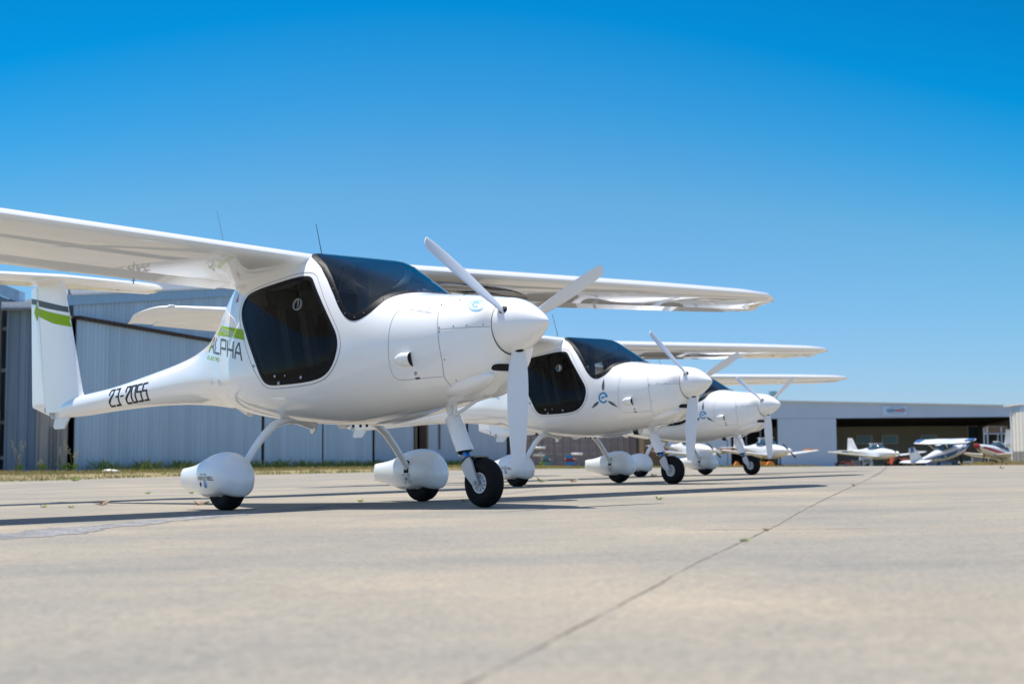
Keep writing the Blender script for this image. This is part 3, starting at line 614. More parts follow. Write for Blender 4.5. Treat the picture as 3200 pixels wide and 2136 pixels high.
def build_prop(root):
    hub = (.335, 0, 1.059)
    pr = []
    for i in range(30):
        t = (i/29)**.8; pr.append((.287+.300*t, float(np.interp(t, [0, .12, .27, .43, .60, .73, .86, .94, .985, 1], [.1665, .160, .1475, .127, .098, .073, .045, .025, .011, .001]))))
    m = MB(); m.lathe(pr, (0, 0, 1.059), 'X', 56); sp = m.make('spinner', WHITE, root, True, angle=60)
    m = MB(); m.lathe([(.270, .150), (.288, .150)], (0, 0, 1.059), 'X', 48); m.make('spinner_backplate', BLACK, sp, True)
    V = []; rs = [.12, .16, .20, .25, .32, .40, .48, .56, .64, .70, .75, .785, .805, .816]
    ch = [.064, .080, .096, .109, .119, .124, .123, .118, .108, .099, .091, .082, .070, .044]; n = 16
    for r_, c in zip(rs, ch):
        tw = math.radians(48-30*(r_-.12)/.7 if r_ > .16 else 46); th = .028 if r_ < .16 else .028-.020*(r_-.16)/.66
        off = ((.124-c)/2*.35 if r_ > .40 else 0) - (.006 if r_ > .8 else 0) - (.008 if r_ > .81 else 0)
        for k in range(n):
            a = 2*math.pi*k/n; p_ = c/2*math.cos(a)+off*0; q_ = th/2*math.sin(a)*(1-.35*math.cos(a))
            V.append(((p_+off)*math.sin(tw)+q_*math.cos(tw), -(p_+off)*math.cos(tw)+q_*math.sin(tw), r_))
    F = [(i*n+k, i*n+(k+1) % n, (i+1)*n+(k+1) % n, (i+1)*n+k) for i in range(len(rs)-1) for k in range(n)]+[tuple(range(n)), tuple((len(rs)-1)*n+k for k in range(n))]
    b0 = mk('propeller_blade', V, F, BLADE, root, True, None, 60); b0.location = hub
    m = MB(); m.ball((0, 0, .146), .038, 18, (1, .8, .42)); s0 = m.make('blade_socket', GASK, b0, True)
    bl = [b0]
    for _ in range(2):
        b = b0.copy(); COL.objects.link(b); b.parent = root; s_ = s0.copy(); COL.objects.link(s_); s_.parent = b; bl.append(b)
    return bl
def set_prop(blades, a):
    for i, b in enumerate(blades): b.rotation_euler = (-math.radians(a+120*i), 0, 0)
def build_details(root):
    m = MB()
    seam = [(x, a) for x, a in [(-.11, 0), (-.105, .12), (-.07, .25), (-.03, .35), (-.008, .43), (0, .52), (.005, .60), (-.005, .66), (-.025, .72), (-.02, .80), (.0, .9)]]
    for sg in (1, -1):
        v, f = strip(BODY, chaikin([(x, a*sg) for x, a in seam], 2, False), .0016, -.0016, .0012, False, 2); m.add(v, f)
        v, f = strip(BODY, [(x, BODY.s_of(x, 1.047)*sg) for x in np.linspace(-.008, .283, 16)], .0013, -.0013, .0012, False, 2); m.add(v, f)
    m.make('cowl_seam', LINEM, root)
    pan = [(-.085, .345), (-.20, .35), (-.30, .362), (-.335, .38), (-.352, .43), (-.355, .60), (-.362, .76), (-.358, .81), (-.335, .832), (-.20, .78), (-.028, .722)]
    m = MB()
    for sg in (1, -1):
        v, f = strip(BODY, chaikin([(x, a*sg) for x, a in pan], 2, False), .0013, -.0013, .0012, False, 2); m.add(v, f)
    m.make('access_panel_seam', LINEM, root)
    m = MB()
    for hx in (-.30, -.145):
        for sg in (1, -1):
            for a, b in (((hx-.026, .315), (hx+.026, .303)), ((hx+.026, .303), (hx+.018, .352)), ((hx-.026, .315), (hx-.034, .362))):
                v, f = strip(BODY, [(a[0], a[1]*sg), (b[0], b[1]*sg)], .0013, -.0013, .0014, False, 2); m.add(v, f)
    m.make('hatch_hinge', LINEM, root)
    m = []
    for x, a in ((-.002, BODY.s_of(-.002, 1.058)), (0, BODY.s_of(0, 1.033)), (.09, BODY.s_of(.09, 1.060)), (.17, BODY.s_of(.17, 1.060)), (.25, BODY.s_of(.25, 1.060)), (.02, .60), (.035, .735), (-.055, .27), (.03, .19), (-.03, .10)):
        m.append((BODY.PN(x, a, .001), .0048))
    balls('cowl_fastener', m, STEEL, root)
    m = MB(); q = BODY.PN(-.2, BODY.s_of(-.2, .803), .001); m.ball(q, .013, 14, (1, .4, 1)); m.make('cowl_lock', STEEL, root, True)
    v, f = project_side(BODY, [[(-.216, .778), (-.184, .780), (-.184, .768), (-.216, .766)]], -1, .0015); mk('lock_placard', v, f, SLATE, root)
    # side scoops
    for sd in (-1, 1):
        V = []; n = 18; m_ = 12; x0, x1, zc = -.325, -.198, .888
        for i in range(m_+1):
            t = i/m_; x = x0+(x1-x0)*t; hz = .043*math.sqrt(min(1, t*1.9+.001)); out = .040*math.sqrt(min(1, t*1.5+.001))
            for k in range(n):
                a = math.pi*(k/(n-1)-.5); z = zc+hz*math.sin(a)-.004*t; y = BODY.halfw(x, z)-.006+out*max(0, math.cos(a))**.7; V.append((x, sd*y, z))
        F = [(i*n+k, i*n+k+1, (i+1)*n+k+1, (i+1)*n+k) for i in range(m_) for k in range(n-1)]
        s0 = mk('cooling_scoop', V, F, WHITE, root, True)
        c = [V[m_*n+k] for k in range(n)]; ctr = Vector(c[0]).lerp(Vector(c[-1]), .5); ctr.x -= .004
        cc = [ctr+(Vector(p)-ctr)*.93+Vector((-.003, 0, 0)) for p in c]; mk('scoop_opening', cc, [tuple(range(n))], DARK, s0, False)
    # chin blisters, inlet
    for sd in (-1, 1):
        V = []; n = 20; m_ = 16
        for i in range(m_+1):
            t = i/m_; x = -.175+.40*t; g = math.sin(math.pi*min(1, .18+t*.82))**.6; R = .088*g+.002; zc = .735+.05*t
            for k in range(n):
                a = 2*math.pi*k/n; V.append((x, sd*(.135-.03*t)+R*1.15*math.cos(a), zc+R*.95*math.sin(a)-.012))
        F = [(i*n+k, i*n+(k+1) % n, (i+1)*n+(k+1) % n, (i+1)*n+k) for i in range(m_) for k in range(n)]+[tuple(range(n)), tuple(m_*n+k for k in range(n))]
        bb = mk('chin_blister', V, F, WHITE, root, True, None, 50)
        mk('blister_outlet', [Vector((-.177, sd*.135+.06*math.cos(2*math.pi*k/20), .723+.045*math.sin(2*math.pi*k/20))) for k in range(20)], [tuple(range(20))], BEIGE, bb, False)
    # inlet slot laid on the front face of the cowl, with a rolled rim
    def face(y, z):
        lo, hi = .02, .285
        for _ in range(30):
            mid = (lo+hi)/2
            if BODY.sec(mid)[2] < z and BODY.halfw(mid, z) > abs(y): lo = mid
            else: hi = mid
        return lo
    def rim(s): return [(.122*s_x, .818+.023*s_z) for s_x, s_z in [(s*math.copysign(abs(math.cos(t))**.32, math.cos(t)), s*math.copysign(abs(math.sin(t))**.8, math.sin(t))) for t in np.linspace(0, 2*math.pi, 48, endpoint=False)]]
    V = []
    for s_ in (1.0, .66, .33): V += [(face(y, z)+.0035, y, z) for y, z in rim(s_)]
    n = 48; F = [(i*n+k, i*n+(k+1) % n, (i+1)*n+(k+1) % n, (i+1)*n+k) for i in range(2) for k in range(n)]+[tuple(2*n+k for k in range(n))]
    inl = mk('air_inlet', V, F, DARK, root, False)
    m = MB(); pts = [(face(y, z)+.002, y, z) for y, z in rim(1.03)]; m.tube(pts+[pts[0]], .0045, 8, False); m.make('inlet_rim', WHITE, inl, True)
    # belly
    m = MB()
    for sg in (1, -1):
        pts = []
        for x in np.linspace(-2.5, -.5, 30):
            S, y, z = BODY.prof(x); yy = .40*BODY.sec(x)[3]; zc = BODY.sec(x)[1]; idx = [i for i in range(len(z)) if z[i] < zc]; s_ = float(np.interp(-yy, [-y[i] for i in idx], [S[i] for i in idx])); pts.append((x, s_*sg))
        v, f = strip(BODY, pts, .0015, -.0015, .0012, False, 2); m.add(v, f)
    m.make('belly_seam', LINEM, root)
    m = MB(); m.prism([(-1.80, .59), (-1.79, .495), (-1.765, .49), (-1.745, .50), (-1.70, .59)], -.008, .008); m.make('belly_antenna', WHITE, root)
    m = MB(); m.tube([(-2.74, 0, .735), (-2.56, 0, .668)], [(.03, .03), (.032, .032)], 20); m.make('belly_duct', WHITE, root, True)
    balls('drain_fitting', [((-2.02, -.09, .590), .018), ((-1.96, -.05, .578), .022), ((-1.30, 0, .527), .010), ((-1.22, 0, .524), .010), ((-1.15, 0, .525), .010)], BLACK, root)
    m = MB()
    V = []; n = 20; m_ = 14
    for i in range(m_+1):
        t = i/m_; x = -1.20+.72*t; g = math.sin(math.pi*t)**.6; zb = BODY.sec(x)[2]
        for k in range(n): a = 2*math.pi*k/n; V.append((x, .02+.10*g*math.cos(a), zb+.012+.028*g*math.sin(a)))
    F = [(i*n+k, i*n+(k+1) % n, (i+1)*n+(k+1) % n, (i+1)*n+k) for i in range(m_) for k in range(n)]; m.add(V, F)
    m.make('belly_fairing', WHITE, root, True, angle=60)
    # whip antennas
    m = MB(); m.tube([(-1.948, .22, 1.62), (-1.952, .225, 1.76), (-2.045, .24, 2.01)], [.008, .003, .0022], 8); m.make('whip_antenna', BLACK, root)
    m = MB(); m.tube([(-2.86, 0, 1.40), (-2.91, 0, 1.95), (-3.01, 0, 2.226)], [.004, .0018, .0014], 8); m.make('whip_antenna', STEEL, root)
    # cabin
    m = MB()
    for sd in (-1, 1):
        m.box((-1.40, sd*.25, .83), (.46, .42, .14)); m.box((-1.66, sd*.25, 1.05), (.10, .40, .56), ry=math.radians(-14)); m.box((-1.74, sd*.25, 1.39), (.07, .22, .16), ry=math.radians(-14)); m.tube([(-1.70, sd*.25, 1.26), (-1.73, sd*.25, 1.36)], .03, 8)
    m.make('seats', SEATM, root)
    m = MB(); m.prism([(-.70, .96), (-.72, 1.10), (-.66, 1.16), (-.46, 1.20), (-.46, .96)], -.36, .36); m.make('instrument_panel', BLACK, root)
    V = []; n = 24
    for x, sc_ in ((-.745, 1.0), (-.72, 1.02), (-.50, 1.02), (-.44, .96)):
        for k in range(n+1):
            a = math.pi*k/n; V.append((x, -.41*sc_*math.cos(a), 1.10+(.135 if x < -.6 else .155)*sc_*math.sin(a)**.6))
    F = [(i*(n+1)+k, i*(n+1)+k+1, (i+1)*(n+1)+k+1, (i+1)*(n+1)+k) for i in range(3) for k in range(n)]; mk('glare_shield', V, F, BROWN, root)
    m = MB(); m.box((-1.3, 0, .665), (1.0, .62, .02)); m.box((-1.93, 0, 1.1), (.02, .84, .80)); m.make('cabin_bulkhead', LINER, root)
    m = MB()
    for sd in (-1, 1): m.tube([(-1.12, sd*.24, .70), (-1.06, sd*.24, .9), (-1.07, sd*.24, 1.0)], .012, 8)
    m.tube([(-1.72, -.15, 1.55), (-1.66, -.17, 1.25), (-1.55, -.2, .95)], .010, 6); m.tube([(-1.25, -.1, 1.58), (-1.33, -.12, 1.3), (-1.25, -.1, 1.05), (-1.3, -.12, .95)], .006, 6)
    m.make('control_sticks', BLACK, root)
    m = MB()
    for sd in (-1, 1): m.box((-1.585, sd*.25-.08, 1.08), (.012, .05, .5), ry=math.radians(-14)); m.box((-1.585, sd*.25+.08, 1.08), (.012, .05, .5), ry=math.radians(-14))
    m.make('seat_harness', TRIMG, root)
    m = MB(); m.tube([(-1.22, 0, .68), (-1.16, 0, 1.10), (-1.18, 0, 1.60)], [(.03, .05), (.03, .04), (.03, .05)], 12, True, (1, 0, 0)); m.make('cabin_pillar', TRIMG, root, True)
def decal(root, name, polys, m, lift=.0014, lf=BODY, side=-1, cell=.02):
    v, f = project_side(lf, polys, side, lift, cell); return mk(name, v, f, m, root)
def top_decal(root, name, polys, m, lift=.0016):
    """polygons given in (x, arc) on the body"""
    bm = bmesh.new()
    for po in polys: bm.faces.new([bm.verts.new((a, b, 0)) for a, b in po])
    bmesh.ops.triangulate(bm, faces=bm.faces)
    for _ in range(4):
        es = [e for e in bm.edges if e.calc_length() > .02]
        if not es: break
        bmesh.ops.subdivide_edges(bm, edges=es, cuts=1); bmesh.ops.triangulate(bm, faces=[f for f in bm.faces if len(f.verts) > 3])
    bm.verts.index_update(); V = [BODY.PN(v.co.x, v.co.y, lift) for v in bm.verts]; F = [tuple(v.index for v in f.verts) for f in bm.faces]; bm.free(); return mk(name, V, F, m, root)
_ux = np.linspace(-3.1, -1.6, 120); _uu = np.array([.676*x-.737*BODY.halfw(x, 1.13) for x in _ux])
def wrapx(p):
    """lettering laid out at an even pitch round the tapering flank (1 unit = 1000 layout steps)"""
    u0, u1 = np.interp(-2.404, _ux, _uu), np.interp(-1.748, _ux, _uu)
    return float(np.interp(u0+(u1-u0)*(p-.370)/(.735-.370), _uu, _ux))
def flank(root, name, polys, m, lift=.0014):
    out = []
    for po in polys:
        q = []
        for (a, b), (c, d) in zip(po, po[1:]+po[:1]):
            n = max(1, int(abs(c-a)/.02))
            q += [(wrapx(a+(c-a)*i/n), b+(d-b)*i/n) for i in range(n)]
        out.append(q)
    return decal(root, name, out, m, lift)
def livery(root, accent, first):
    flank(root, 'livery_band', [[(.405, 1.265), (.735, 1.183), (.768, 1.107), (.352, 1.214)]], accent)
    flank(root, 'maker_lettering', strokes('PIPISTREL', .402, 1.224, .021, .032, .0115, .0058, dz=-.34, thv=.0050), WHITE2, .0028)
    flank(root, 'type_lettering', strokes('ALPHA', .247, 1.115, .080, .102, .0265, .0145, slant=-.12, dz=-.27, thv=.0125), SLATE)
    flank(root, 'electro_lettering', strokes('ELECTRO', .237, 1.064, .018, .022, .0125, .0050, dz=-.27, thv=.0042), accent)
    flank(root, 'livery_arrow_tip', [[(.212, 1.150), (.262, 1.172), (.238, 1.120)]], accent)
    # registration on the boom
    if first:
        decal(root, 'registration_lettering', strokes('23-2055', -4.57, .803, .070, .130, .032, .0145, slant=.16, dz=.036, thv=.026), INK)
        decal(root, 'warning_triangle', [[(-1.985, 1.392), (-1.93, 1.392), (-1.957, 1.450)]], REDV)
        # fin arrow and band
        for sd in (-1, 1):
            def fin(name, pts, mm):
                V = []; 
                for x, z in pts: V.append((x, sd*.052, z))
                o = mk(name, V, [tuple(range(len(V)))], mm, root, False); return o
        return
def fin_marks(root, fobjs):
    """band and arrow laid on fin and rudder sides by sampling their meshes"""
    from mathutils.bvhtree import BVHTree
    polys = {'fin_band': (SLATE, [(-6.33, 1.885), (-6.12, 1.852), (-5.55, 1.735), (-5.53, 1.682), (-5.95, 1.760), (-6.07, 1.786), (-6.12, 1.848), (-6.185, 1.812), (-6.33, 1.835)]),
             'fin_arrow': (GREEN, [(-6.245, 1.745), (-6.135, 1.835), (-6.118, 1.778), (-5.90, 1.725), (-5.52, 1.650), (-5.47, 1.548), (-5.78, 1.605), (-6.10, 1.700), (-6.135, 1.655)])}
    bv = []
    for o in fobjs:
        me = o.data; bv.append(BVHTree.FromPolygons([v.co.copy() for v in me.vertices], [tuple(p.vertices) for p in me.polygons]))
    for nm, (mm, po) in polys.items():
        for sd in (-1, 1):
            bm = bmesh.new(); bm.faces.new([bm.verts.new((a, 0, b)) for a, b in po]); bmesh.ops.triangulate(bm, faces=bm.faces)
            for _ in range(6):
                es = [e for e in bm.edges if e.calc_length() > .012]
                if not es: break
                bmesh.ops.subdivide_edges(bm, edges=es, cuts=1); bmesh.ops.triangulate(bm, faces=[f for f in bm.faces if len(f.verts) > 3])
            ok = {}
            for v in bm.verts:
                best = None
                for b in bv:
                    h = b.ray_cast(Vector((v.co.x, sd*.4, v.co.z)), Vector((0, -sd, 0)))
                    if h[0] is not None and (best is None or abs(h[0].y) > abs(best)) and h[0].y*sd > -.2: best = h[0].y if best is None or h[0].y*sd > best*sd else best
                ok[v] = best
            for v in list(bm.verts):
                if ok[v] is None: bm.verts.remove(v)
                else: v.co.y = ok[v]+sd*.0025
            me = bpy.data.meshes.new(nm); bm.to_mesh(me); bm.free(); me.materials.append(mm)
            o = bpy.data.objects.new(nm, me); COL.objects.link(o); o.parent = root
def emblem(root):
    cx, cz = -.538, .938
    ps = []
    for a in (90, 90+122, 90-122):
        r = math.radians(a); d = Vector((math.cos(r)*.92, math.sin(r))); n_ = Vector((-d.y, d.x)); c = Vector((cx, cz))
        pr = [(.076, .007), (.10, .014), (.13, .0165), (.16, .011), (.205, .001)]
        L1 = [c+d*t+n_*h for t, h in pr]; L2 = [c+d*t-n_*h for t, h in pr]
        decal(root, 'emblem_blade', [[tuple(L1[i]), tuple(L1[i+1]), tuple(L2[i+1]), tuple(L2[i])] for i in range(len(pr)-1)], SLATE)
    ps = ringp(cx, cz, .041, .060, math.radians(8), math.radians(325), asp=.95)
    ps.append([(cx+.010, cz+.004), (cx+.056, cz+.004), (cx+.056, cz+.018), (cx+.010, cz+.018)])
    ps.append([(cx-.018, cz-.011), (cx+.002, cz-.011), (cx+.002, cz+.013), (cx-.018, cz+.013)]); ps.append([(cx-.030, cz-.002), (cx-.016, cz-.002), (cx-.016, cz+.004), (cx-.030, cz+.004)])
    ps.append([(cx+.004, cz+.006), (cx+.016, cz+.006), (cx+.016, cz+.010), (cx+.004, cz+.010)]); ps.append([(cx+.004, cz-.008), (cx+.016, cz-.008), (cx+.016, cz-.004), (cx+.004, cz-.004)])
    decal(root, 'emblem_ring', ps, BLUEV, .0022)
def sticker(root, cx=.172, ca=.195, big=True):
    if big:
        base = top_decal(root, 'round_sticker', [ell(cx, ca, .056, .050, 36)], WHITE2, .0012)
        top_decal(root, 'sticker_disc', ringp(cx, ca, .031, .051, asp=1.08, n=36), PALEB, .0020)
        top_decal(root, 'sticker_ring', ringp(cx, ca, .013, .025, math.radians(20), math.radians(320), n=24, asp=1.08)+[[(cx-.008, ca-.003), (cx+.02, ca-.003), (cx+.02, ca+.003), (cx-.008, ca+.003)]], BLUEV, .0024)
        top_decal(root, 'sticker_print', [[(cx+.041*math.cos(a)-.003, ca+.038*math.sin(a)-.003), (cx+.041*math.cos(a)+.003, ca+.038*math.sin(a)-.003), (cx+.041*math.cos(a)+.003, ca+.038*math.sin(a)+.003), (cx+.041*math.cos(a)-.003, ca+.038*math.sin(a)+.003)] for a in np.linspace(0, 6.1, 22)], WHITE2, .0026)
    else:
        top_decal(root, 'cowl_emblem', ringp(cx-.04, ca, .026, .040, math.radians(-100), math.radians(200), n=30, asp=1.1), PALEB, .0018)

PL = [(-0.16797, 8.45418, -0.82835, .00289), (1.69755, 15.03892, -0.84668, .00484), (3.66739, 21.78262, -0.82509, .00207)]
GX, GY = 0.01689, -0.000157
def plane_matrix(k):
    x, y, a, d = PL[k]; n = Vector((-GX, -GY, 1)).normalized(); fx = Vector((math.cos(a), math.sin(a), GX*math.cos(a)+GY*math.sin(a))).normalized(); ly = n.cross(fx)
    l2 = (ly+d*n).normalized(); n2 = (n-d*ly).normalized(); M = Matrix((fx, l2, n2)).transposed().to_4x4(); M.translation = Vector((x, y, GX*x+GY*y)); return M
def copy_tree(o, parent=None, skip=()):
    c = o.copy(); COL.objects.link(c); c.parent = parent
    for ch in list(o.children):
        if ch.name.split('.')[0] in skip: continue
        copy_tree(ch, c, skip)
    return c
root = empty('light_aircraft')
fus, BV, BA, BF, (in_p, ptw) = build_body(root)
build_wings(root); build_tail(root); build_gear(root); blades = build_prop(root); build_details(root)
def port_glass(par, name, hinge=None):
    f = BF[in_p]; u, inv = np.unique(f, return_inverse=True); V = BV[u]; v2, f2 = strip(BODY, ptw, .003, -.026, .003, cols=4)
    if hinge is not None: V = [Vector(v)-hinge for v in V]; v2 = [v-hinge for v in v2]
    g = mk(name, V, inv.reshape(f.shape), WIN, par); fr = mk('window_frame', v2, f2, BLACK, g); return g
common_skip = ('propeller_blade',)
others = []
for k in (1, 2):
    r = copy_tree(root, None, common_skip); others.append(r)
    port_glass(r, 'side_window')
# own parts of the first one
hinge = Vector((-1.3, .475, 1.49)); dr_ = port_glass(root, 'open_door', hinge); dr_.location = hinge; dr_.rotation_euler = (math.radians(79), 0, 0)
V, F = strip(BODY, ptw, .04, -.01, .004, cols=6); V = [v-hinge for v in V]; mk('door_rim', V, F, BLACK, dr_)
livery(root, GREEN, True); fin_marks(root, [c for c in root.children if c.name in ('fin', 'rudder')]); sticker(root)
root.matrix_world = plane_matrix(0); set_prop(blades, -57.4)
tag(root, 'nearest white high-wing aircraft with green livery and black registration number, its far door open', 'light aircraft', 'white electric trainers parked in a row')
for k, r, ang, lab in ((1, others[0], -52.2, 'second white high-wing aircraft of the row, blue propeller emblem beside its door, in the middle'),
                  (2, others[1], -60.9, 'third and farthest white high-wing trainer of the row, half hidden behind the middle one')):
    bl = []
    for b in blades:
        c = b.copy(); COL.objects.link(c); c.parent = r; bl.append(c)
        for s_ in b.children: d = s_.copy(); COL.objects.link(d); d.parent = c
    set_prop(bl, ang)
    livery(r, PALEB, False); emblem(r); sticker(r, big=False)
    m = MB(); m.tube([(-.53, 0, .575), (-.455, 0, .575)], [.036, .040], 24); m.tube([(-.50, 0, .60), (-.50, 0, .66)], .008, 8); ll = m.make('landing_light', BLACK, r, True)
    m = MB(); m.tube([(-.456, 0, .575), (-.445, 0, .575)], .034, 24); m.make('lamp_lens', WHITE2, ll, True)
    r.matrix_world = plane_matrix(k); tag(r, lab, 'light aircraft', 'white electric trainers parked in a row')
# ------------------------------------------------------------------ background buildings
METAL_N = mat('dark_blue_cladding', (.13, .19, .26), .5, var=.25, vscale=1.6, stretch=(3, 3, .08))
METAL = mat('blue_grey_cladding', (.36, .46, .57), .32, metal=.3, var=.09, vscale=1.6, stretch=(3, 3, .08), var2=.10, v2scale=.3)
SHEDD = mat('shaded_shed_sheet', (.035, .05, .065), .7, var=.3, vscale=1)  # shade inside the open shed put into the sheet colour
METAL_D = mat('weathered_zinc_and_shadow', (.25, .24, .225), .55, var=.3, vscale=1.2, stretch=(4, 4, .1), var2=.2, v2scale=2)  # also carries the painted shadow of the cream hangar's lower wall
METAL_L = mat('pale_blue_cladding', (.38, .46, .56), .5, var=.06, vscale=1, stretch=(1, 1, .2))
ROOFW = mat('pale_roof_sheet', (.66, .67, .68), .5, var=.06)
FASC = mat('blue_fascia', (.24, .40, .58), .45, var=.08)
RUST = mat('rusty_track', (.045, .030, .024), .9, var=.4, vscale=8)
MAUVE = mat('mauve_cladding', (.27, .23, .24), .6, var=.1, vscale=1)
BRNW = mat('brown_wall', (.16, .11, .07), .7, var=.15)
HANG = mat('hangar_grey_panel', (.44, .54, .68), .6, var=.04, vscale=.5)
HBEI = mat('hangar_inner_wall', (.52, .47, .38), .8, var=.05, vscale=.5)
CREAM = mat('cream_cladding', (.74, .71, .64), .6, var=.08)
DKGLS = mat('window_glass', (.03, .07, .10), .1)
BLUEW = mat('blue_window_pane', (.22, .48, .62), .3)
POSTM = mat('steel_post', (.16, .17, .18), .6, var=.2)
def corr(p0, p1, z0, z1f, pitch, depth, m, name, parent, prof='wave', joints=0):
    p0, p1 = Vector(p0), Vector(p1); L_ = (p1-p0).length; u = (p1-p0)/L_; nrm = Vector((u.y, -u.x)); n = int(L_/pitch*8); V = []
    if nrm.y > 0: nrm = -nrm
    for i in range(n+1):
        s = L_*i/n; ph = (s/pitch) % 1
        if prof == 'wave': d = depth*math.copysign(abs(math.cos(2*math.pi*ph))**.6, math.cos(2*math.pi*ph))
        else: d = depth if ph < .25 else 0
        q = p0+u*s+nrm*d; zt = z1f(s) if callable(z1f) else z1f; zb = z0(s) if callable(z0) else z0; V += [(q.x, q.y, zb), (q.x, q.y, zt)]
    F = [(2*i, 2*i+2, 2*i+3, 2*i+1) for i in range(n)]; return mk(name, V, F, m, parent, prof == 'wave')
# --- long corrugated hangar
lh = empty('corrugated_hangar', (-13.125, 42, 0)); A0 = Vector((-13.125, 42)); U = Vector((.2817, 1)).normalized(); NR = Vector((U.y, -U.x))
def fz(s): return 5.15+.139*(s if s < 24 else 48-s)
def W(o, pts): return [(Vector(p)-o.location) for p in pts]
def reloc(o, par):
    """children built in world space are moved into their parent's frame"""
    o.data.transform(Matrix.Translation(-par.location)); return o
reloc(corr(A0, A0+U*48, lambda s: 4.69, fz, .22, .045, METAL, 'gable_cladding', lh), lh)
dk = .10
o_ = A0+NR*dk
segs = [(0, 12.6, METAL), (12.66, 18.3, METAL), (18.36, 24.2, METAL), (24.26, 29.6, METAL_L), (31.6, 38.5, METAL_L), (38.6, 46.4, METAL_L)]
for i, (a, b, mm) in enumerate(segs):
    off = NR*(dk+.02+.06*(i % 2)); reloc(corr(A0+U*a+off, A0+U*b+off, -.2, 4.61, .22 if mm is METAL else .28, .045 if mm is METAL else .015, mm, 'sliding_door', lh), lh)
def wbox(par, name, m, s0, s1, z0, z1, d0, d1, zs=None):
    q = [A0+U*s0+NR*d0, A0+U*s1+NR*d0, A0+U*s1+NR*d1, A0+U*s0+NR*d1]; v = []
    for k, p in enumerate(q):
        s = (s0, s1, s1, s0)[k]; a = (z0(s) if callable(z0) else z0); b = (z1(s) if callable(z1) else z1); v += [(p.x-par.location.x, p.y-par.location.y, a), (p.x-par.location.x, p.y-par.location.y, b)]
    return mk(name, v, [(0, 1, 3, 2), (2, 3, 5, 4), (4, 5, 7, 6), (6, 7, 1, 0), (0, 2, 4, 6), (1, 7, 5, 3)], m, par, False)
wbox(lh, 'door_track', RUST, -.02, 46.6, 4.60, 4.70, .02, .30)
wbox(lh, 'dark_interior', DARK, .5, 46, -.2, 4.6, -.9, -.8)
wbox(lh, 'door_post', BRNW, 29.62, 29.9, -.2, 4.5, -.1, .28); wbox(lh, 'door_post', BRNW, 31.3, 31.58, -.2, 4.5, -.1, .28)
for s in (12.63, 18.33, 24.23, 38.55): wbox(lh, 'door_gap', RUST, s-.05, s+.05, -.2, 4.5, .16, .20)
wbox(lh, 'door_frame_rail', POSTM, 33.6, 33.75, 1.0, 2.9, .15, .22); wbox(lh, 'end_post', RUST, 46.5, 46.8, -.2, 4.7, -.1, .3)
for (a, b) in ((-.3, 24), (24, 48.3)):
    wbox(lh, 'fascia', FASC, a, b, lambda s: fz(s)-.12, lambda s: fz(s)+.22, .05, .12)
    BK = Vector((-8.5, 12)); q = [A0+U*a+NR*.04, A0+U*b+NR*.04, A0+U*b+BK, A0+U*a+BK]; v = []
    for p, s in zip(q, (a, b, b, a)): v += [(p.x-lh.location.x, p.y-lh.location.y, fz(s)+.22), (p.x-lh.location.x, p.y-lh.location.y, fz(s)+.44)]
    mk('roof', v, [(0, 1, 3, 2), (2, 3, 5, 4), (4, 5, 7, 6), (6, 7, 1, 0), (0, 2, 4, 6), (1, 7, 5, 3)], ROOFW, lh, False)
    q = [A0+U*a+NR*.16, A0+U*b+NR*.16, A0+U*b+NR*.05, A0+U*a+NR*.05]; zz_ = [fz(a)+.225, fz(b)+.225, fz(b)+.50, fz(a)+.50]
    mk('barge_capping', [(p.x-lh.location.x, p.y-lh.location.y, z) for p, z in zip(q, zz_)]+[(p.x-lh.location.x+.0, p.y-lh.location.y, z-.05) for p, z in zip(q, zz_)], [(0, 1, 2, 3), (4, 7, 6, 5), (0, 4, 5, 1), (1, 5, 6, 2), (2, 6, 7, 3), (3, 7, 4, 0)], ROOFW, lh, False)
reloc(corr((A0.x-.05, A0.y+.05), (A0.x-8.5, A0.y+12), -.2, 5.1, .3, .02, METAL, 'side_wall', lh), lh)
tag(lh, 'long blue-grey corrugated steel hangar with rusty sliding door track behind the nearest aircraft', 'hangar')
# --- narrow metal building between shed and hangar
nb = empty('metal_annex', (-13.9, 41.8, 0))
reloc(corr((-14.95, 41.75), (-14.0, 41.75), -.2, 4.86, .30, .05, METAL_N, 'wall', nb, 'rib'), nb)
reloc(corr((-14.0, 41.75), (-13.08, 41.75), -.2, 4.86, .30, .05, METAL_D, 'wall', nb, 'rib'), nb)
m = MB(); m.box((-.28, .8, 4.98), (1.75, 2.2, .20)); m.make('roof', ROOFW, nb)
m = MB(); m.box((-.28, -.36, 4.86), (1.7, .1, .07)); m.make('gutter', POSTM, nb)
m = MB(); m.box((.36, -.14, .75), (.08, .06, 1.3)); m.make('downpipe', POSTM, nb)
m = MB(); m.box((-.1, 1.8, 2.4), (2.1, .05, 4.8)); m.make('rear_wall', METAL_D, nb)
tag(nb, 'narrow ribbed metal building with brownish zinc sheets between the dark shed and the long hangar', 'building')
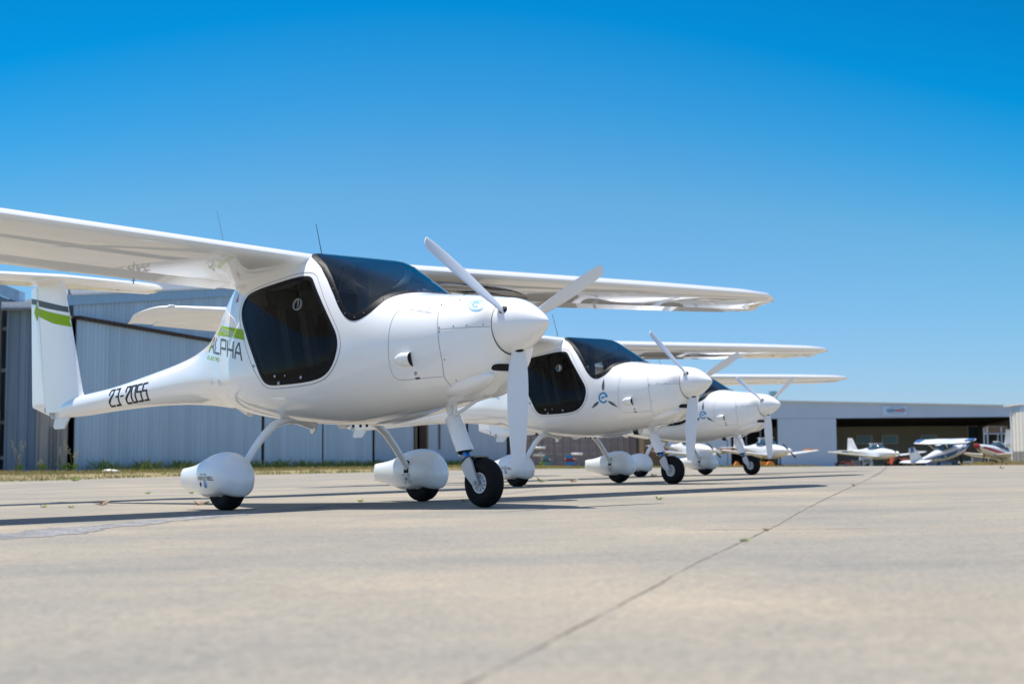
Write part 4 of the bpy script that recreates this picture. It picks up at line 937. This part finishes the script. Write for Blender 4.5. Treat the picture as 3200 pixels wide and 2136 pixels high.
# --- dark shed at left edge
sh = empty('steel_shed', (-16.5, 42, 0)); sx0 = sh.location
m = MB(); zr = lambda x: 5.0+.62*(-14.56-x)
poly = [(-20-sx0.x, zr(-18.2)), (-14.56-sx0.x, 5.06), (-14.56-sx0.x, 5.42), (-20-sx0.x, zr(-18.2)+.4)]
m.prism(poly, -.45, .05); m.make('roof', FASC, sh)
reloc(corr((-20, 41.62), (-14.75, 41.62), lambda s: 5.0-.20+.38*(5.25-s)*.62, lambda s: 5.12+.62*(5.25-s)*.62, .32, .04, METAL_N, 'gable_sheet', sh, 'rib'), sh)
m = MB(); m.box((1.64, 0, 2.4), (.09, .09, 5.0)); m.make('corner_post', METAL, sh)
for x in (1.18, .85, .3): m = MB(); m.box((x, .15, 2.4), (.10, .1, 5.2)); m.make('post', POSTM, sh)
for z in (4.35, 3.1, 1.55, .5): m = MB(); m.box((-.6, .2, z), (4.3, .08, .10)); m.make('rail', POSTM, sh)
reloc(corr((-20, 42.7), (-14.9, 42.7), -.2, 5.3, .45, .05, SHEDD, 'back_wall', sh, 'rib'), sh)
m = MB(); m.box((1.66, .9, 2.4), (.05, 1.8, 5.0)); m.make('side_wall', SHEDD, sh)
m = MB(); m.tube([(-.2, .0, 4.9), (1.2, .0, 4.35)], .05, 6); m.make('brace', POSTM, sh)
tag(sh, 'dark open steel shed with blue sheet roof at the left edge of the picture', 'shed')
YEL = mat('yellow_sign', (.42, .30, .015), .5, var=.15); 
sg_ = tag(MB().box((0, 0, 0), (.40, .02, .56)).make('warning_sign', YEL, None, loc=(-15.24, 41.55, 1.60)), 'yellow warning sign with black triangle fixed to the dark shed', 'sign')
m = MB(); m.prism([(-.13, .0), (.13, .0), (0, .23)], -.016, -.013); m.make('sign_triangle', INK, sg_)
m = MB(); m.prism([(-.085, .025), (.085, .025), (0, .18)], -.020, -.017); m.make('sign_triangle_inside', YEL, sg_)
m = MB(); m.box((0, -.024, .085), (.02, .004, .07)); m.box((0, -.015, -.08), (.30, .004, .03)); m.box((0, -.015, -.14), (.26, .004, .03)); m.box((0, -.015, -.20), (.28, .004, .03)); m.make('sign_print', INK, sg_)
# --- mauve ribbed building and brown wall behind the middle of the row
mb_ = empty('ribbed_building', (4, 96, 0))
reloc(corr((-1.0, 96), (8.6, 96), -.5, 3.8, .42, .05, MAUVE, 'wall', mb_, 'rib'), mb_)
m = MB(); m.box((-.2, 3, 3.9), (10, 6.4, .2)); m.make('roof', ROOFW, mb_)
m = MB(); m.box((6.0, -.1, 1.8), (.2, .2, 4.2)); m.box((4.4, -.1, 1.8), (.1, .1, 4.0)); m.make('corner_post', POSTM, mb_)
tag(mb_, 'low mauve-grey ribbed metal building behind the wire fence', 'building')
br = empty('brown_building', (9.3, 92, 0)); m = MB(); m.box((0, 2, 1.4), (1.6, 4, 4)); m.make('wall', BRNW, br); m = MB(); m.box((0, 2, 3.46), (1.9, 4.4, .12)); m.make('roof', POSTM, br)
tag(br, 'small brown wall of a shed behind the middle aircraft nose wheel', 'shed')
# fence and racks
fe = empty('wire_fence', (2.5, 75, 0))
for px, h in ((1657, 1.75), (1692, 1.55), (1728, 1.9), (1757, 1.7), (1780, 1.7), (1809, 1.6), (1836, 1.7), (1860, 1.5), (1887, 1.7), (1915, 1.6), (1944, 1.7)):
    x = (px-1600)/4423*75-2.5; m = MB(); m.box((x, 0, h/2-.1), (.09, .09, h+.2)); m.make('fence_post', POSTM, fe)
m = MB()
for z, s in ((1.58, .02), (1.25, .03), (.8, -.02), (.35, 0)): m.tube([(-2.2, 0, z+s), (0, 0, z-.08), (3.6, 0, z)], .010, 5)
m.make('fence_wire', POSTM, fe); tag(fe, 'wire fence on dark posts seen under the middle aircraft', 'fence')
for i, (px, z, L_, lb) in enumerate(((1680, 1.05, .75, 'upper'), (1682, .68, .6, 'lower'), (1800, .72, .6, 'right-hand'))):
    x = (px-1600)/4423*73; m = MB(); m.tube([(-L_/2, 0, 0), (L_/2, 0, 0)], .055, 10); tag(m.make('pipe', WHITE2, None, True, loc=(x, 73, z)), {'upper': 'white pipe stored on the fence posts, higher of the left two', 'lower': 'white pipe stored on the fence posts, lower of the left two', 'right-hand': 'white pipe above the blue pump behind the fence'}[lb], 'pipe', 'white pipes stored at the wire fence')
PUMPB = mat('blue_pump_paint', (.03, .20, .48), .5); PUMPR = mat('red_pump_paint', (.45, .06, .04), .5)
def pump(px, d, sc, lab, mm, m2):
    x = (px-1600)/4423*d; e = empty('pump', (x, d, zg(x, d))); e.scale = (sc, sc, sc)
    m = MB(); m.box((0, 0, .24), (.55, .4, .24)); m.box((-.05, 0, .66), (.42, .36, .22)); m.make('housing', mm, e)
    m = MB(); m.box((0, 0, .06), (.8, .5, .1)); m.tube([(-.3, 0, .46), (.3, 0, .46)], .10, 12); m.make('motor', m2, e)
    m = MB(); m.tube([(.3, 0, .5), (.45, 0, .5), (.45, 0, .05)], .04, 8); m.make('outlet', POSTM, e); tag(e, lab, 'pump', 'pumps standing by the wire fence')
pump(1778, 70, .8, 'blue pump with red motor standing by the wire fence', PUMPB, PUMPR)
pump(1852, 71, .62, 'small all-blue pump to the right of the red and blue one', PUMPB, PUMPB)
pump(1704, 70, .7, 'teal pump at the left by the fence posts', mat('teal_paint', (.06, .25, .30), .5), POSTM)
# --- big grey hangar with open door
hg = empty('open_hangar', (31, 140, 0)); HY = lambda x: 140-(x-31)*.10
def hbox(name, m, x0, x1, z0, z1, d0=0, d1=.3, par=hg):
    v = []
    for x, d in ((x0, d0), (x1, d0), (x1, d1), (x0, d1)):
        a = z0(x) if callable(z0) else z0; b = z1(x) if callable(z1) else z1; v += [(x-31, HY(x)+d-140, a), (x-31, HY(x)+d-140, b)]
    return mk(name, v, [(0, 1, 3, 2), (2, 3, 5, 4), (4, 5, 7, 6), (6, 7, 1, 0), (0, 2, 4, 6), (1, 7, 5, 3)], m, par, False)
hb = -1.0; rt = lambda x: 6.22-.030*abs(x-26.6)
hbox('upper_wall', HANG, 12, 26.6, 4.52, rt); hbox('upper_wall', HANG, 26.6, 50.4, 4.52, rt)
hbox('wall', HANG, 12, 21.7, hb, 4.517); hbox('wall', HANG, 26.3, 31.95, hb, 4.517, -.02, .3); hbox('wall', HANG, 49.9, 50.4, hb, 4.517)
for x in (16.2, 19.3, 21.3): hbox('wall_joint', POSTM, x, x+.07, hb, 4.5, -.03, .0)
hbox('wall_joint', POSTM, 12, 50.3, 4.50, 4.53, -.025, 0)
hbox('opening_shade_sheet', DARK, 21.7, 26.3, hb, 4.5, 5.0, 5.1); hbox('roof', ROOFW, 11.8, 26.6, lambda x: rt(x), lambda x: rt(x)+.12, -.2, 20); hbox('roof', ROOFW, 26.6, 50.6, lambda x: rt(x), lambda x: rt(x)+.12, -.2, 20)  # black sheet across the left doorway stands in for the shade inside
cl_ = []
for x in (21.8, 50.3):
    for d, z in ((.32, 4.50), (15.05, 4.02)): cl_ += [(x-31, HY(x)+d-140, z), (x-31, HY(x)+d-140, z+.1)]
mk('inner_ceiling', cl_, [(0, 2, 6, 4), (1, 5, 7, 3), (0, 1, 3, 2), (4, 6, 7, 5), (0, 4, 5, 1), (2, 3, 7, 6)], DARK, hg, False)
hbox('inner_wall', HBEI, 21.8, 50.3, hb, 4.04, 15, 15.1); hbox('side_wall', METAL_D, 50.25, 50.4, hb, 5.4, .35, 20); hbox('side_wall', METAL_D, 31.8, 31.9, hb, 4.0, .35, 15)
hbox('inner_floor', CREAM, 26.3, 50.2, -.62, -.6, .35, 15)
for x0, w_, h_, mm in ((35.9, 1.7, .95, BLUEW), (38.6, 1.7, .95, BLUEW), (42.7, 1.7, .95, BLUEW), (47.6, 2.1, 1.9, DKGLS)):
    wd = hbox('window', WHITE2, x0+1.5, x0+w_+1.5, 2.15, 2.15+h_, 14.9, 14.98); hbox('pane', mm, x0+1.6, x0+w_+1.4, 2.23, 2.07+h_, 14.85, 14.9, wd)
dr2 = hbox('inner_door', WHITE2, 51.6, 54.5, -.6, 3.3, 14.9, 14.98); dr2.hide_render = False
bpy.data.objects.remove(dr2, do_unlink=True)
for x in (23.2, 24.6): hbox('door_mullion', POSTM, x, x+.12, hb, 4.4, .4, .5)
hbox('wall_unit', METAL_L, 25.3, 26.0, 1.0, 2.0, .3, .6)
m = MB(); m.box((1.4-2.1, -.46, 1.8), (.04, .04, 2.4)); m.box((.2-1.9+.1, -.46, 3.0), (1.9, .04, .04)); 
tag(hg, 'wide pale grey hangar with open front at the right, aircraft parked before it', 'hangar')
# sign
sg2 = empty('hangar_sign', (37.7, HY(37.7)-.06, 5.22)); sg2.rotation_euler = (0, 0, -.0997)
SIGNB = mat('sign_board', (.48, .62, .80), .5)
m = MB(); m.box((-.15, 0, 0), (2.3, .06, .95)); m.make('board', SIGNB, sg2)
def flat(polys, name, mm, y=-.035):
    m = MB()
    for po in polys: m.prism(po, y-.012, y)
    return m.make(name, mm, sg2)
flat(ringp(0, .02, .30, .335, n=40, asp=2.7), 'oval', BLUEV, -.034)
flat(strokes('AERO', -.72, -.10, .13, .22, .045, .035, slant=.2), 'lettering_aero', mat('navy_letters', (.03, .08, .28), .5), -.05)
flat(strokes('WORKS', .02, -.10, .12, .22, .04, .035, slant=.2), 'lettering_works', mat('red_letters', (.55, .06, .08), .5), -.05)
tag(sg2, 'blue and white oval sign reading AERO WORKS above the hangar opening', 'sign')
# right edge building
rb = empty('cream_hangar', (36, 95, 0)); q0, q1 = (35.4, 100.5), (34.0, 82.0)
reloc(corr(q0, q1, .9, lambda s: 3.62, .9, .10, CREAM, 'wall', rb, 'rib'), rb)
reloc(corr(q0, q1, -1, .9, .9, .06, METAL_D, 'shadowed_lower_wall', rb, 'rib'), rb)  # shadow along the wall foot painted as a darker sheet
V = []
reloc(corr((35.42, 100.5), (34.02, 82.0), 3.62, 4.1, .9, .08, METAL, 'clerestory', rb, 'rib'), rb)
m = MB(); m.box((3.2, -3.5, 4.16), (8, 20, .12)); m.make('roof', ROOFW, rb)
m = MB(); m.box((-.55, 5.6, 1.4), (.18, .18, 4.6)); m.make('corner_post', WHITE2, rb)
tag(rb, 'cream ribbed hangar wall cut by the right edge of the picture', 'hangar')
# roof tank behind
tk = empty('water_tank', (37.2*1.0, 202, 0)); m = MB(); m.tube([(0, 0, 8.2), (0, 0, 10.3)], .62, 20); m.make('tank', mat('pale_blue_tank', (.28, .50, .60), .5), tk, True)
m = MB()
for sx_, sy_ in ((-.5, -.5), (.5, -.5), (-.5, .5), (.5, .5)): m.tube([(sx_*.8, sy_*.8, 0), (sx_*.8, sy_*.8, 8.25)], .05, 6)
m.make('stand', POSTM, tk); tag(tk, 'pale blue water tank rising behind the grey hangar roof', 'tank')

# ------------------------------------------------------------------ small parked aircraft
def small_plane(label, loc, rz, high=False, c1=None, c2=None, pitch=0, span=9.6, L_=7.0, dark_top=False):
    e = empty('parked_aircraft', loc, rz); e.rotation_euler = (0, pitch, rz); c1 = c1 or WHITE2; c2 = c2 or WHITE2
    Z = 1.25
    st = Loft([(-L_*.62, Z+.30, Z+.22, Z+.12, .06, 2, 2, 0), (-L_*.35, Z+.36, Z+.15, Z-.05, .22, 2, 2, 0), (-L_*.15, Z+.50, Z+.05, Z-.40, .48, 2.2, 2.4, 0), (0, Z+.52, Z, Z-.50, .56, 2.4, 2.6, 0), (L_*.14, Z+.42, Z, Z-.50, .55, 2.4, 2.5, 0), (L_*.28, Z+.28, Z, Z-.40, .46, 2.3, 2.4, 0), (L_*.37, Z+.16, Z-.02, Z-.24, .24, 2, 2, 0), (L_*.40, Z+.05, Z-.02, Z-.10, .08, 2, 2, 0)])
    xs = np.linspace(-L_*.62, L_*.40, 30); V, A, n = st.grid(xs, 14); F = list(map(tuple, gridfaces(len(xs), n)))+[tuple(range(n)), tuple(range(29*n, 30*n))]
    mk('fuselage', V, F, WHITE2, e)
    if c1 is not WHITE2:
        po = [[(-L_*.60, Z+.24), (-L_*.1, Z+.10), (L_*.38, Z+.06), (L_*.38, Z-.10), (-L_*.1, Z-.22), (-L_*.58, Z+.14)]]
        for sd in (-1, 1): v, f = project_side(st, po, sd, .012, .4); mk('paint_stripe', v, f, c1, e)
    # cabin glass: a dome on the fuselage with frames
    cz = Z+.46; V = []; m_, k = 8, 12
    for i in range(m_+1):
        t = i/m_; x = -L_*.16+L_*.30*t; h = .42*math.sin(math.pi*min(1, max(0, t)))**.55+.02; w_ = .50*math.sin(math.pi*t)**.35+.03
        for j in range(k+1): a = math.pi*j/k; V.append((x, w_*math.cos(a), cz-.05+h*math.sin(a)))
    F = [(i*(k+1)+j, i*(k+1)+j+1, (i+1)*(k+1)+j+1, (i+1)*(k+1)+j) for i in range(m_) for j in range(k)]
    mk('cabin_glass', V, F, DKGLS if not dark_top else c1, e)
    m = MB(); m.box((-L_*.03, 0, cz+.20), (.10, 1.0, .40)); m.box((-L_*.02, 0, cz+.37), (L_*.20, .5, .05)); m.make('cabin_frame', WHITE2, e)
    zw = Z+.88 if high else Z-.38
    def af(xc, c, z, y, th=.13): return [(xc+c/2-c*u, y, z+v*c) for u, v in airfoil(th, .02, 0, 1) ] if False else [(xc+c/2-c*u, y, z+v*c*th) for u, v in ((0, 0), (.05, .28), (.2, .48), (.4, .5), (.7, .28), (1, .03), (1, -.03), (.6, -.22), (.3, -.36), (.05, -.22))]
    for sd in (-1, 1):
        V = []; S_ = [0, span*.25, span*.46, span*.49, span*.5]; Cc = [1.5, 1.48, 1.15, .9, .4]
        for y, c in zip(S_, Cc): V += af(.30-(.05*y), c, zw+y*(.02 if high else .10), sd*y)
        F = [(i*10+k, i*10+(k+1) % 10, (i+1)*10+(k+1) % 10, (i+1)*10+k) for i in range(4) for k in range(10)]+[tuple(range(10)), tuple(40+k for k in range(10))]
        wg = mk('wing', V, F, WHITE2, e)
        m = MB(); m.prism([(-.2, span*.40*sd), (.45, span*.40*sd), (.42, span*.499*sd), (-.1, span*.499*sd)], zw+span*.40*(.02 if high else .10)+.09, zw+span*.45*(.02 if high else .10)+.13, 'Z'); m.make('wing_tip_paint', c2, wg)
        V = []; 
        for y, c in ((0, .95), (1.4, .7), (1.5, .3)): V += af(-L_*.56, c, Z+.25, sd*y, .09)
        F = [(i*10+k, i*10+(k+1) % 10, (i+1)*10+(k+1) % 10, (i+1)*10+k) for i in range(2) for k in range(10)]+[tuple(20+k for k in range(10))]
        mk('tailplane', V, F, WHITE2, e)
        if high: m = MB(); m.tube([(.3, sd*.5, Z-.35), (.3, sd*2.2, zw+.03)], .04, 6); m.make('wing_strut', WHITE2, e)
        lg = MB(); lg.tube([(.1, sd*.35, Z-.45), (.1, sd*1.05, .3)], .04, 6); lg.make('gear_leg', POSTM, e)
        wl = MB(); wl.lathe([(-.07, .05), (-.08, .18), (0, .2), (.08, .18), (.07, .05)], (.1, sd*1.1, .2), 'Y', 16); wl.make('wheel', TYRE, e, True)
    m = MB(); m.prism([(-L_*.42, Z+.25), (-L_*.54, Z+1.35), (-L_*.62, Z+1.38), (-L_*.64, Z+.2)], -.05, .05); f_ = m.make('fin', c2 if dark_top else WHITE2, e)
    m = MB(); m.prism([(-L_*.545, Z+1.0), (-L_*.55, Z+1.36), (-L_*.61, Z+1.39), (-L_*.62, Z+1.0)], -.056, .056); m.make('fin_paint', c2, f_)
    m = MB(); m.lathe([(L_*.38, .20), (L_*.42, .17), (L_*.46, .05), (L_*.465, .005)], (0, 0, Z-.02), 'X', 14); m.make('spinner', c1, e, True)
    m = MB(); m.box((L_*.42, 0, Z-.02), (.03, .09, 1.35), rx=.9); m.make('propeller', INK, e)
    m = MB(); m.lathe([(-.05, .04), (-.06, .14), (0, .16), (.06, .14), (.05, .04)], (L_*.25, 0, .16), 'Y', 14); m.tube([(L_*.25, 0, .16), (L_*.25, 0, Z-.35)], .04, 6); m.make('nose_wheel', TYRE, e)
    tag(e, label, 'light aircraft', 'small aircraft parked before the far hangars'); return e
def gx(px, d): return (px-1600)/4423*d
CB = mat('aircraft_blue', (.03, .12, .30), .35); CR = mat('aircraft_red', (.38, .025, .03), .35); COR = mat('orange_paint', (.75, .25, .03), .5)
def gp(px, d, dz=0): return (gx(px, d), d, -.45+dz)
small_plane('white low-wing aircraft at the open hangar mouth, nose turned to the camera', gp(2735, 122, .15), math.radians(-68), False, None, None, 0, 9.8, 6.6)
small_plane('white and blue high-wing taildragger with blue stripe before the hangar opening', gp(2958, 112, .1), math.radians(30), True, CB, CB, -.26, 5.8, 6.0)
small_plane('white and red taildragger with dark red stripe near the right edge', gp(3105, 110, .05), math.radians(212), False, CR, CR, -.24, 6.0, 6.2)
small_plane('white aircraft with red-topped fin rising behind the red-striped one', gp(3262, 120, .1), math.radians(20), False, None, CR, -.1, 6.0, 6.2)
small_plane('white aircraft at the right edge with only its tail in view', gp(3300, 104, .2), math.radians(-12), False, None, None, .05, 6.5, 6.0)
small_plane('white low-wing aircraft with orange wing tips beyond the third aircraft nose wheel', (gx(2392, 92), 92, -.28), math.radians(-58), False, None, COR, 0, 8.4, 5.0)
small_plane('white and red aircraft partly hidden by the third aircraft wheel pants', (gx(2160, 90), 90, -.22), math.radians(-55), False, None, CR, .02, 6.5, 4.8)
# orange markers
def marker(px, d, dome, lab):
    e = empty('ground_marker', (gx(px, d), d, zg(gx(px, d), d)))
    m = MB()
    if dome: m.prism([(-.18, .02)]+[(.18*math.cos(a)*-1, .02+.22*math.sin(a)) for a in np.linspace(.05, 3.09, 14)]+[(.18, .02)], -.15, .15)
    else: m.prism([(-.16, .02), (-.04, .24), (.03, .24), (.16, .02)], -.14, .14)
    m.make('shell', COR, e); m = MB(); m.box((0, 0, .012), (.40, .36, .022)); m.make('base', COR, e); tag(e, lab, 'marker', 'orange ground markers by the parked aircraft')
marker(2298, 62, False, 'peaked orange ground marker, left of the third aircraft nose wheel'); marker(2402, 62, True, 'domed orange ground marker, right of the third aircraft nose wheel')
e = empty('orange_crate', (gx(2377, 63), 63, zg(gx(2377, 63), 63))); m = MB(); m.box((0, 0, .12), (.26, .3, .22)); m.make('crate_body', COR, e); m = MB(); m.box((0, 0, .242), (.28, .32, .022)); m.make('crate_lid', YEL, e)
tag(e, 'orange crate standing beside the domed orange marker', 'crate')
# tractor and clutter in the hangar mouth
tr = empty('tractor', (gx(2800, 130), 130, -.55)); tr.rotation_euler = (0, 0, .5)
ORR = mat('orange_red_paint', (.62, .12, .05), .5)
m = MB(); m.box((.5, 0, .85), (1.2, .5, .5)); m.box((-.5, 0, .7), (.9, .7, .3)); m.box((-.7, 0, 1.15), (.2, .6, .6)); m.make('body', ORR, tr)
for sx_, r_ in ((-.6, .55), (.85, .35)):
    for sd in (-1, 1): m = MB(); m.lathe([(-.1, .1), (-.12, r_*.9), (0, r_), (.12, r_*.9), (.1, .1)], (sx_, sd*.55, r_), 'Y', 18); m.make('wheel', TYRE, tr, True)
m = MB(); m.tube([(.1, 0, 1.1), (.0, 0, 1.45)], .03, 6); m.lathe([(-.02, .16), (.02, .16)], (-.02, 0, 1.47), 'Z', 14); m.make('steering_wheel', INK, tr)
tag(tr, 'orange-red tractor parked inside the hangar mouth', 'tractor')
cols = [('red', CR), ('blue', CB), ('grey', POSTM), ('orange', ORR), ('pale blue', METAL_L), ('black', INK)]
rg = random.Random(4); where = ['beneath the white low-wing wing', 'left of the white nose', 'by the hangar left post', 'under the white aircraft belly', 'between tractor and blue-tailed aircraft', 'below the blue stripe', 'under the blue nose', 'between the blue and red aircraft', 'below the red stripe', 'under the red tail']
for i, (px, c) in enumerate(((2640, 0), (2672, 2), (2622, 5), (2700, 4), (2845, 5), (2905, 1), (2950, 1), (3010, 4), (3050, 2), (3120, 5))):
    h = rg.uniform(.7, 1.3); e = empty('tool_cabinet', (gx(px, 131), 131, -.58)); m = MB(); m.box((0, 0, h/2), (rg.uniform(.8, 1.2), .6, h)); m.make('cabinet_body', cols[c][1], e)
    m = MB(); m.box((0, -.31, h*.3), (.6, .02, h*.3)); m.box((0, -.31, h*.7), (.6, .02, h*.25)); m.make('drawers', POSTM, e)
    tag(e, f'{cols[c][0]} tool cabinet {where[i]}', 'cabinet', 'tool cabinets in the hangar mouth')
# racking at the right inside
rk = empty('storage_rack', (gx(3125, 133), 133, -.6)); m = MB()
for x in (-1.3, 0, 1.3): m.box((x, 0, 2.0), (.1, .1, 4.0)); m.box((x, 1, 2.0), (.1, .1, 4.0))
m.make('uprights', METAL_L, rk); m = MB()
for z in (1.2, 2.3, 3.4): m.box((0, .5, z), (2.7, 1.1, .1))
m.tube([(-1.3, 0, 1.2), (0, 0, 2.3)], .04, 5); m.tube([(0, 0, 1.2), (1.3, 0, 2.3)], .04, 5); m.make('shelves', METAL_L, rk)
tag(rk, 'pale steel storage rack inside the hangar at the right', 'rack')
bx = empty('cardboard_box', (gx(3125, 133)-.3, 133.5, 2.86)); m = MB(); m.box((0, 0, .32), (1.9, .8, .62)); m.make('box_body', BRNW, bx); m = MB(); m.box((0, 0, .64), (1.5, .5, .04)); m.make('lid', HBEI, bx); tag(bx, 'long brown box on the top shelf of the storage rack', 'box')

# ------------------------------------------------------------------ weeds and grass
GRG = mat('green_grass', (.20, .24, .04), .8, var=.35, vscale=1.5); GRD = mat('dry_grass', (.46, .35, .13), .9, var=.25, vscale=1.5); SEED = mat('seed_heads', (.55, .50, .36), .9); WEED = mat('weed_leaves', (.20, .30, .03), .7); PINK = mat('dry_pink_weed', (.42, .29, .18), .9)
def blades_mesh(n, area, hmin, hmax, wd, seed):
    rg = random.Random(seed); V = []; F = []
    for _ in range(n):
        p = area(rg)
        if p is None: continue
        x, y = p; z = zg(x, y)-.02; h = rg.uniform(hmin, hmax)*(.65+.7*abs(math.sin(x*1.7+y*.9))); a = rg.uniform(0, math.pi); dx, dy = math.cos(a)*wd*rg.uniform(.6, 1.3), math.sin(a)*wd; lx, ly = rg.gauss(0, h*.35), rg.gauss(0, h*.35)
        b = len(V); V += [(x-dx, y-dy, z), (x+dx, y+dy, z), (x+lx*.4+dx*.6, y+ly*.4, z+h*.6), (x+lx, y+ly, z+h)]; F += [(b, b+1, b+2), (b, b+2, b+3)]
    return V, F
def strip_area(rg):
    # between concrete edge and buildings
    x = rg.uniform(-15.5, 13); e = edge_y(x); far = {0: 0}
    wall = 42+ (x+13.125)/.2817 if x > -13.125 else 42
    top = min(max(e+2, wall-.3), 74) if x < -.5 else min(e+16, 74)
    y = e+ (top-e)*rg.random()**1.25
    return (x, y)
def near_wall(rg):
    s = rg.uniform(0, 46); d = rg.uniform(.35, 1.8); p = A0+U*s+NR*d; return (p.x, p.y)
def edge_area(rg): x = rg.uniform(-15.5, 13); return (x, edge_y(x)+.25*math.sin(x*2.1)+.2*math.sin(x*5.3)+rg.gauss(.1, .5))
V, F = blades_mesh(42000, strip_area, .03, .11, .006, 1); tag(mk('dry_grass', V, F, GRD, None, False), 'straw-coloured dry grass between concrete and sheds', 'grass', kind='stuff')
V, F = blades_mesh(11000, strip_area, .03, .10, .006, 2); V2, F2 = blades_mesh(6000, edge_area, .03, .09, .006, 3); b = len(V); V += V2; F += [tuple(i+b for i in f) for f in F2]
V2, F2 = blades_mesh(8000, near_wall, .06, .34, .006, 4); b = len(V); V += V2; F += [tuple(i+b for i in f) for f in F2]
tag(mk('green_grass', V, F, GRG, None, False), 'green grass growing at the concrete edge and along the hangar wall', 'grass', kind='stuff')
def ra(rg): x = rg.uniform(19.5, 30); return (x, edge_y(x)+rg.uniform(.1, 1.6))
V, F = blades_mesh(3500, ra, .04, .20, .010, 8); tag(mk('dry_grass', V, F, GRD, None, False), 'dry grass tufts at the far right edge of the concrete', 'grass', kind='stuff')
def tall(px, d, h, seed, lab):
    rg = random.Random(seed); x0 = gx(px, d); e = empty('tall_weed', (x0, d, zg(x0, d))); st = MB(); hd = MB(); lf_ = MB()
    for i in range(6):
        a = rg.uniform(0, 6.28); hh = h*rg.uniform(.55, 1); lean = rg.uniform(.05, .25)*hh; tip = Vector((math.cos(a)*lean, math.sin(a)*lean, hh)); st.tube([(0, 0, 0), tip*.6, tip], [.005, .004, .003], 5)
        for k in range(7): q = tip*(1-.035*k)+Vector((rg.gauss(0, .02), rg.gauss(0, .02), 0)); hd.ball(q, .010, 6, (1, 1, 1.9))
    for i in range(26):
        a = rg.uniform(0, 6.28); r_ = rg.uniform(.08, .28); z = rg.uniform(.03, .3); lf_.add([(0, 0, z*.3), (math.cos(a)*r_*.5-.02, math.sin(a)*r_*.5, z), (math.cos(a)*r_, math.sin(a)*r_, z*.9), (math.cos(a)*r_*.5+.02, math.sin(a)*r_*.5, z*.8)], [(0, 1, 2, 3)])
    st.make('stems', GRD, e); hd.make('seed_heads', SEED, e); lf_.make('leaves', WEED, e); tag(e, lab, 'weed', 'tall weeds against the metal walls')
tall(62, 41, 1.0, 1, 'tall seeding weed by the corner post of the dark shed'); tall(200, 40.9, 1.0, 2, 'tallest seeding weed before the brown zinc wall'); tall(232, 40.8, .7, 3, 'smaller seeding weed at the corner of the long hangar'); tall(130, 41, .45, 4, 'short weed in front of the brown zinc wall')
tall(1690, 66, .75, 5, 'bushy weed by the fence posts under the middle aircraft')
m = MB(); m.ball((0, 0, .03), .14, 10, (1.6, .8, .45)); m.ball((.16, .05, .03), .08, 9, (1.3, 1, .5)); rk_ = m.make('rock', CREAM, None, True, loc=(gx(345, 37), 37, zg(gx(345, 37), 37))); tag(rk_, 'pale flat rock in the grass before the long hangar', 'rock')
def tuft(px, py, sc, mm, seed, lab):
    # ground position read off the picture rows through the same slope
    d = 8.0
    for _ in range(60):
        x = gx(px, d); hy = 1447-(px-1600)*.00538; dn = (.256-zg(x, d))*4423/max(1, py-hy); d = .5*d+.5*max(1.5, min(58, dn))
    x = gx(px, d); rg = random.Random(seed); m = MB(); k = 34; sc *= .72
    for i in range(k):
        a = rg.uniform(0, 6.28); L_ = sc*rg.uniform(.3, 1)**.8; z = L_*rg.uniform(.05, .75); w_ = sc*.05; c, s = math.cos(a), math.sin(a); ox, oy = rg.gauss(0, sc*.12), rg.gauss(0, sc*.12)
        m.add([(ox, oy, 0), (ox+c*L_*.5-s*w_, oy+s*L_*.5+c*w_, z*.8), (ox+c*L_, oy+s*L_, z), (ox+c*L_*.5+s*w_, oy+s*L_*.5-c*w_, z*.6)], [(0, 1, 2, 3)])
    tag(m.make('weed_tuft', mm, None, False, loc=(x, d, zg(x, d)+.002)), lab, 'weed', 'small weeds sprouting from the concrete')
TF = [(143, 1584, .055, WEED, 'light green weed left of the other two in the near row by the left edge'), (229, 1585, .050, WEED, 'flat green weed sprouting left of the reddish tuft'), (325, 1577, .10, PINK, 'reddish dry weed standing between the two thin shadows'), (467, 1542, .075, WEED, 'small upright green weed left of the near wheel pant'),
 (602, 1541, .07, WEED, 'green weed just behind the tip of the near wheel pant'), (645, 1574, .06, WEED, 'green weed beside the near main wheel'), (625, 1577, .07, PINK, 'pinkish dry weed left of the near main wheel'), (1127, 1567, .055, WEED, 'dark green weed left of the far main wheel of the nearest aircraft'),
 (1450, 1566, .04, WEED, 'flat weed in the shadow left of the nose wheel'), (240, 1502, .20, WEED, 'green weed at the concrete edge before the zinc wall'), (2055, 1560, .05, WEED, 'light green weed right of the nose wheel shadow'), (2663, 1518, .05, PINK, 'yellowish weed in the joint beyond the shadow tips'), (2320, 1690, .03, WEED, 'green sprout in the joint in the middle distance'), (2385, 1655, .03, PINK, 'reddish sprout in the joint next to the cross crack'),
 (3125, 1463, .13, WEED, 'green tuft at the far right of the concrete'), (1690, 1505, .12, WEED, 'weed behind the middle aircraft near wheel'), (2038, 1488, .12, WEED, 'bright weed between the wheels of the middle aircraft'), (1790, 1505, .12, PINK, 'dry reddish weed left of the middle aircraft far wheel')]
for i, (px, py, sc, mm, lb) in enumerate(TF): tuft(px, py, sc, mm, i+11, lb)
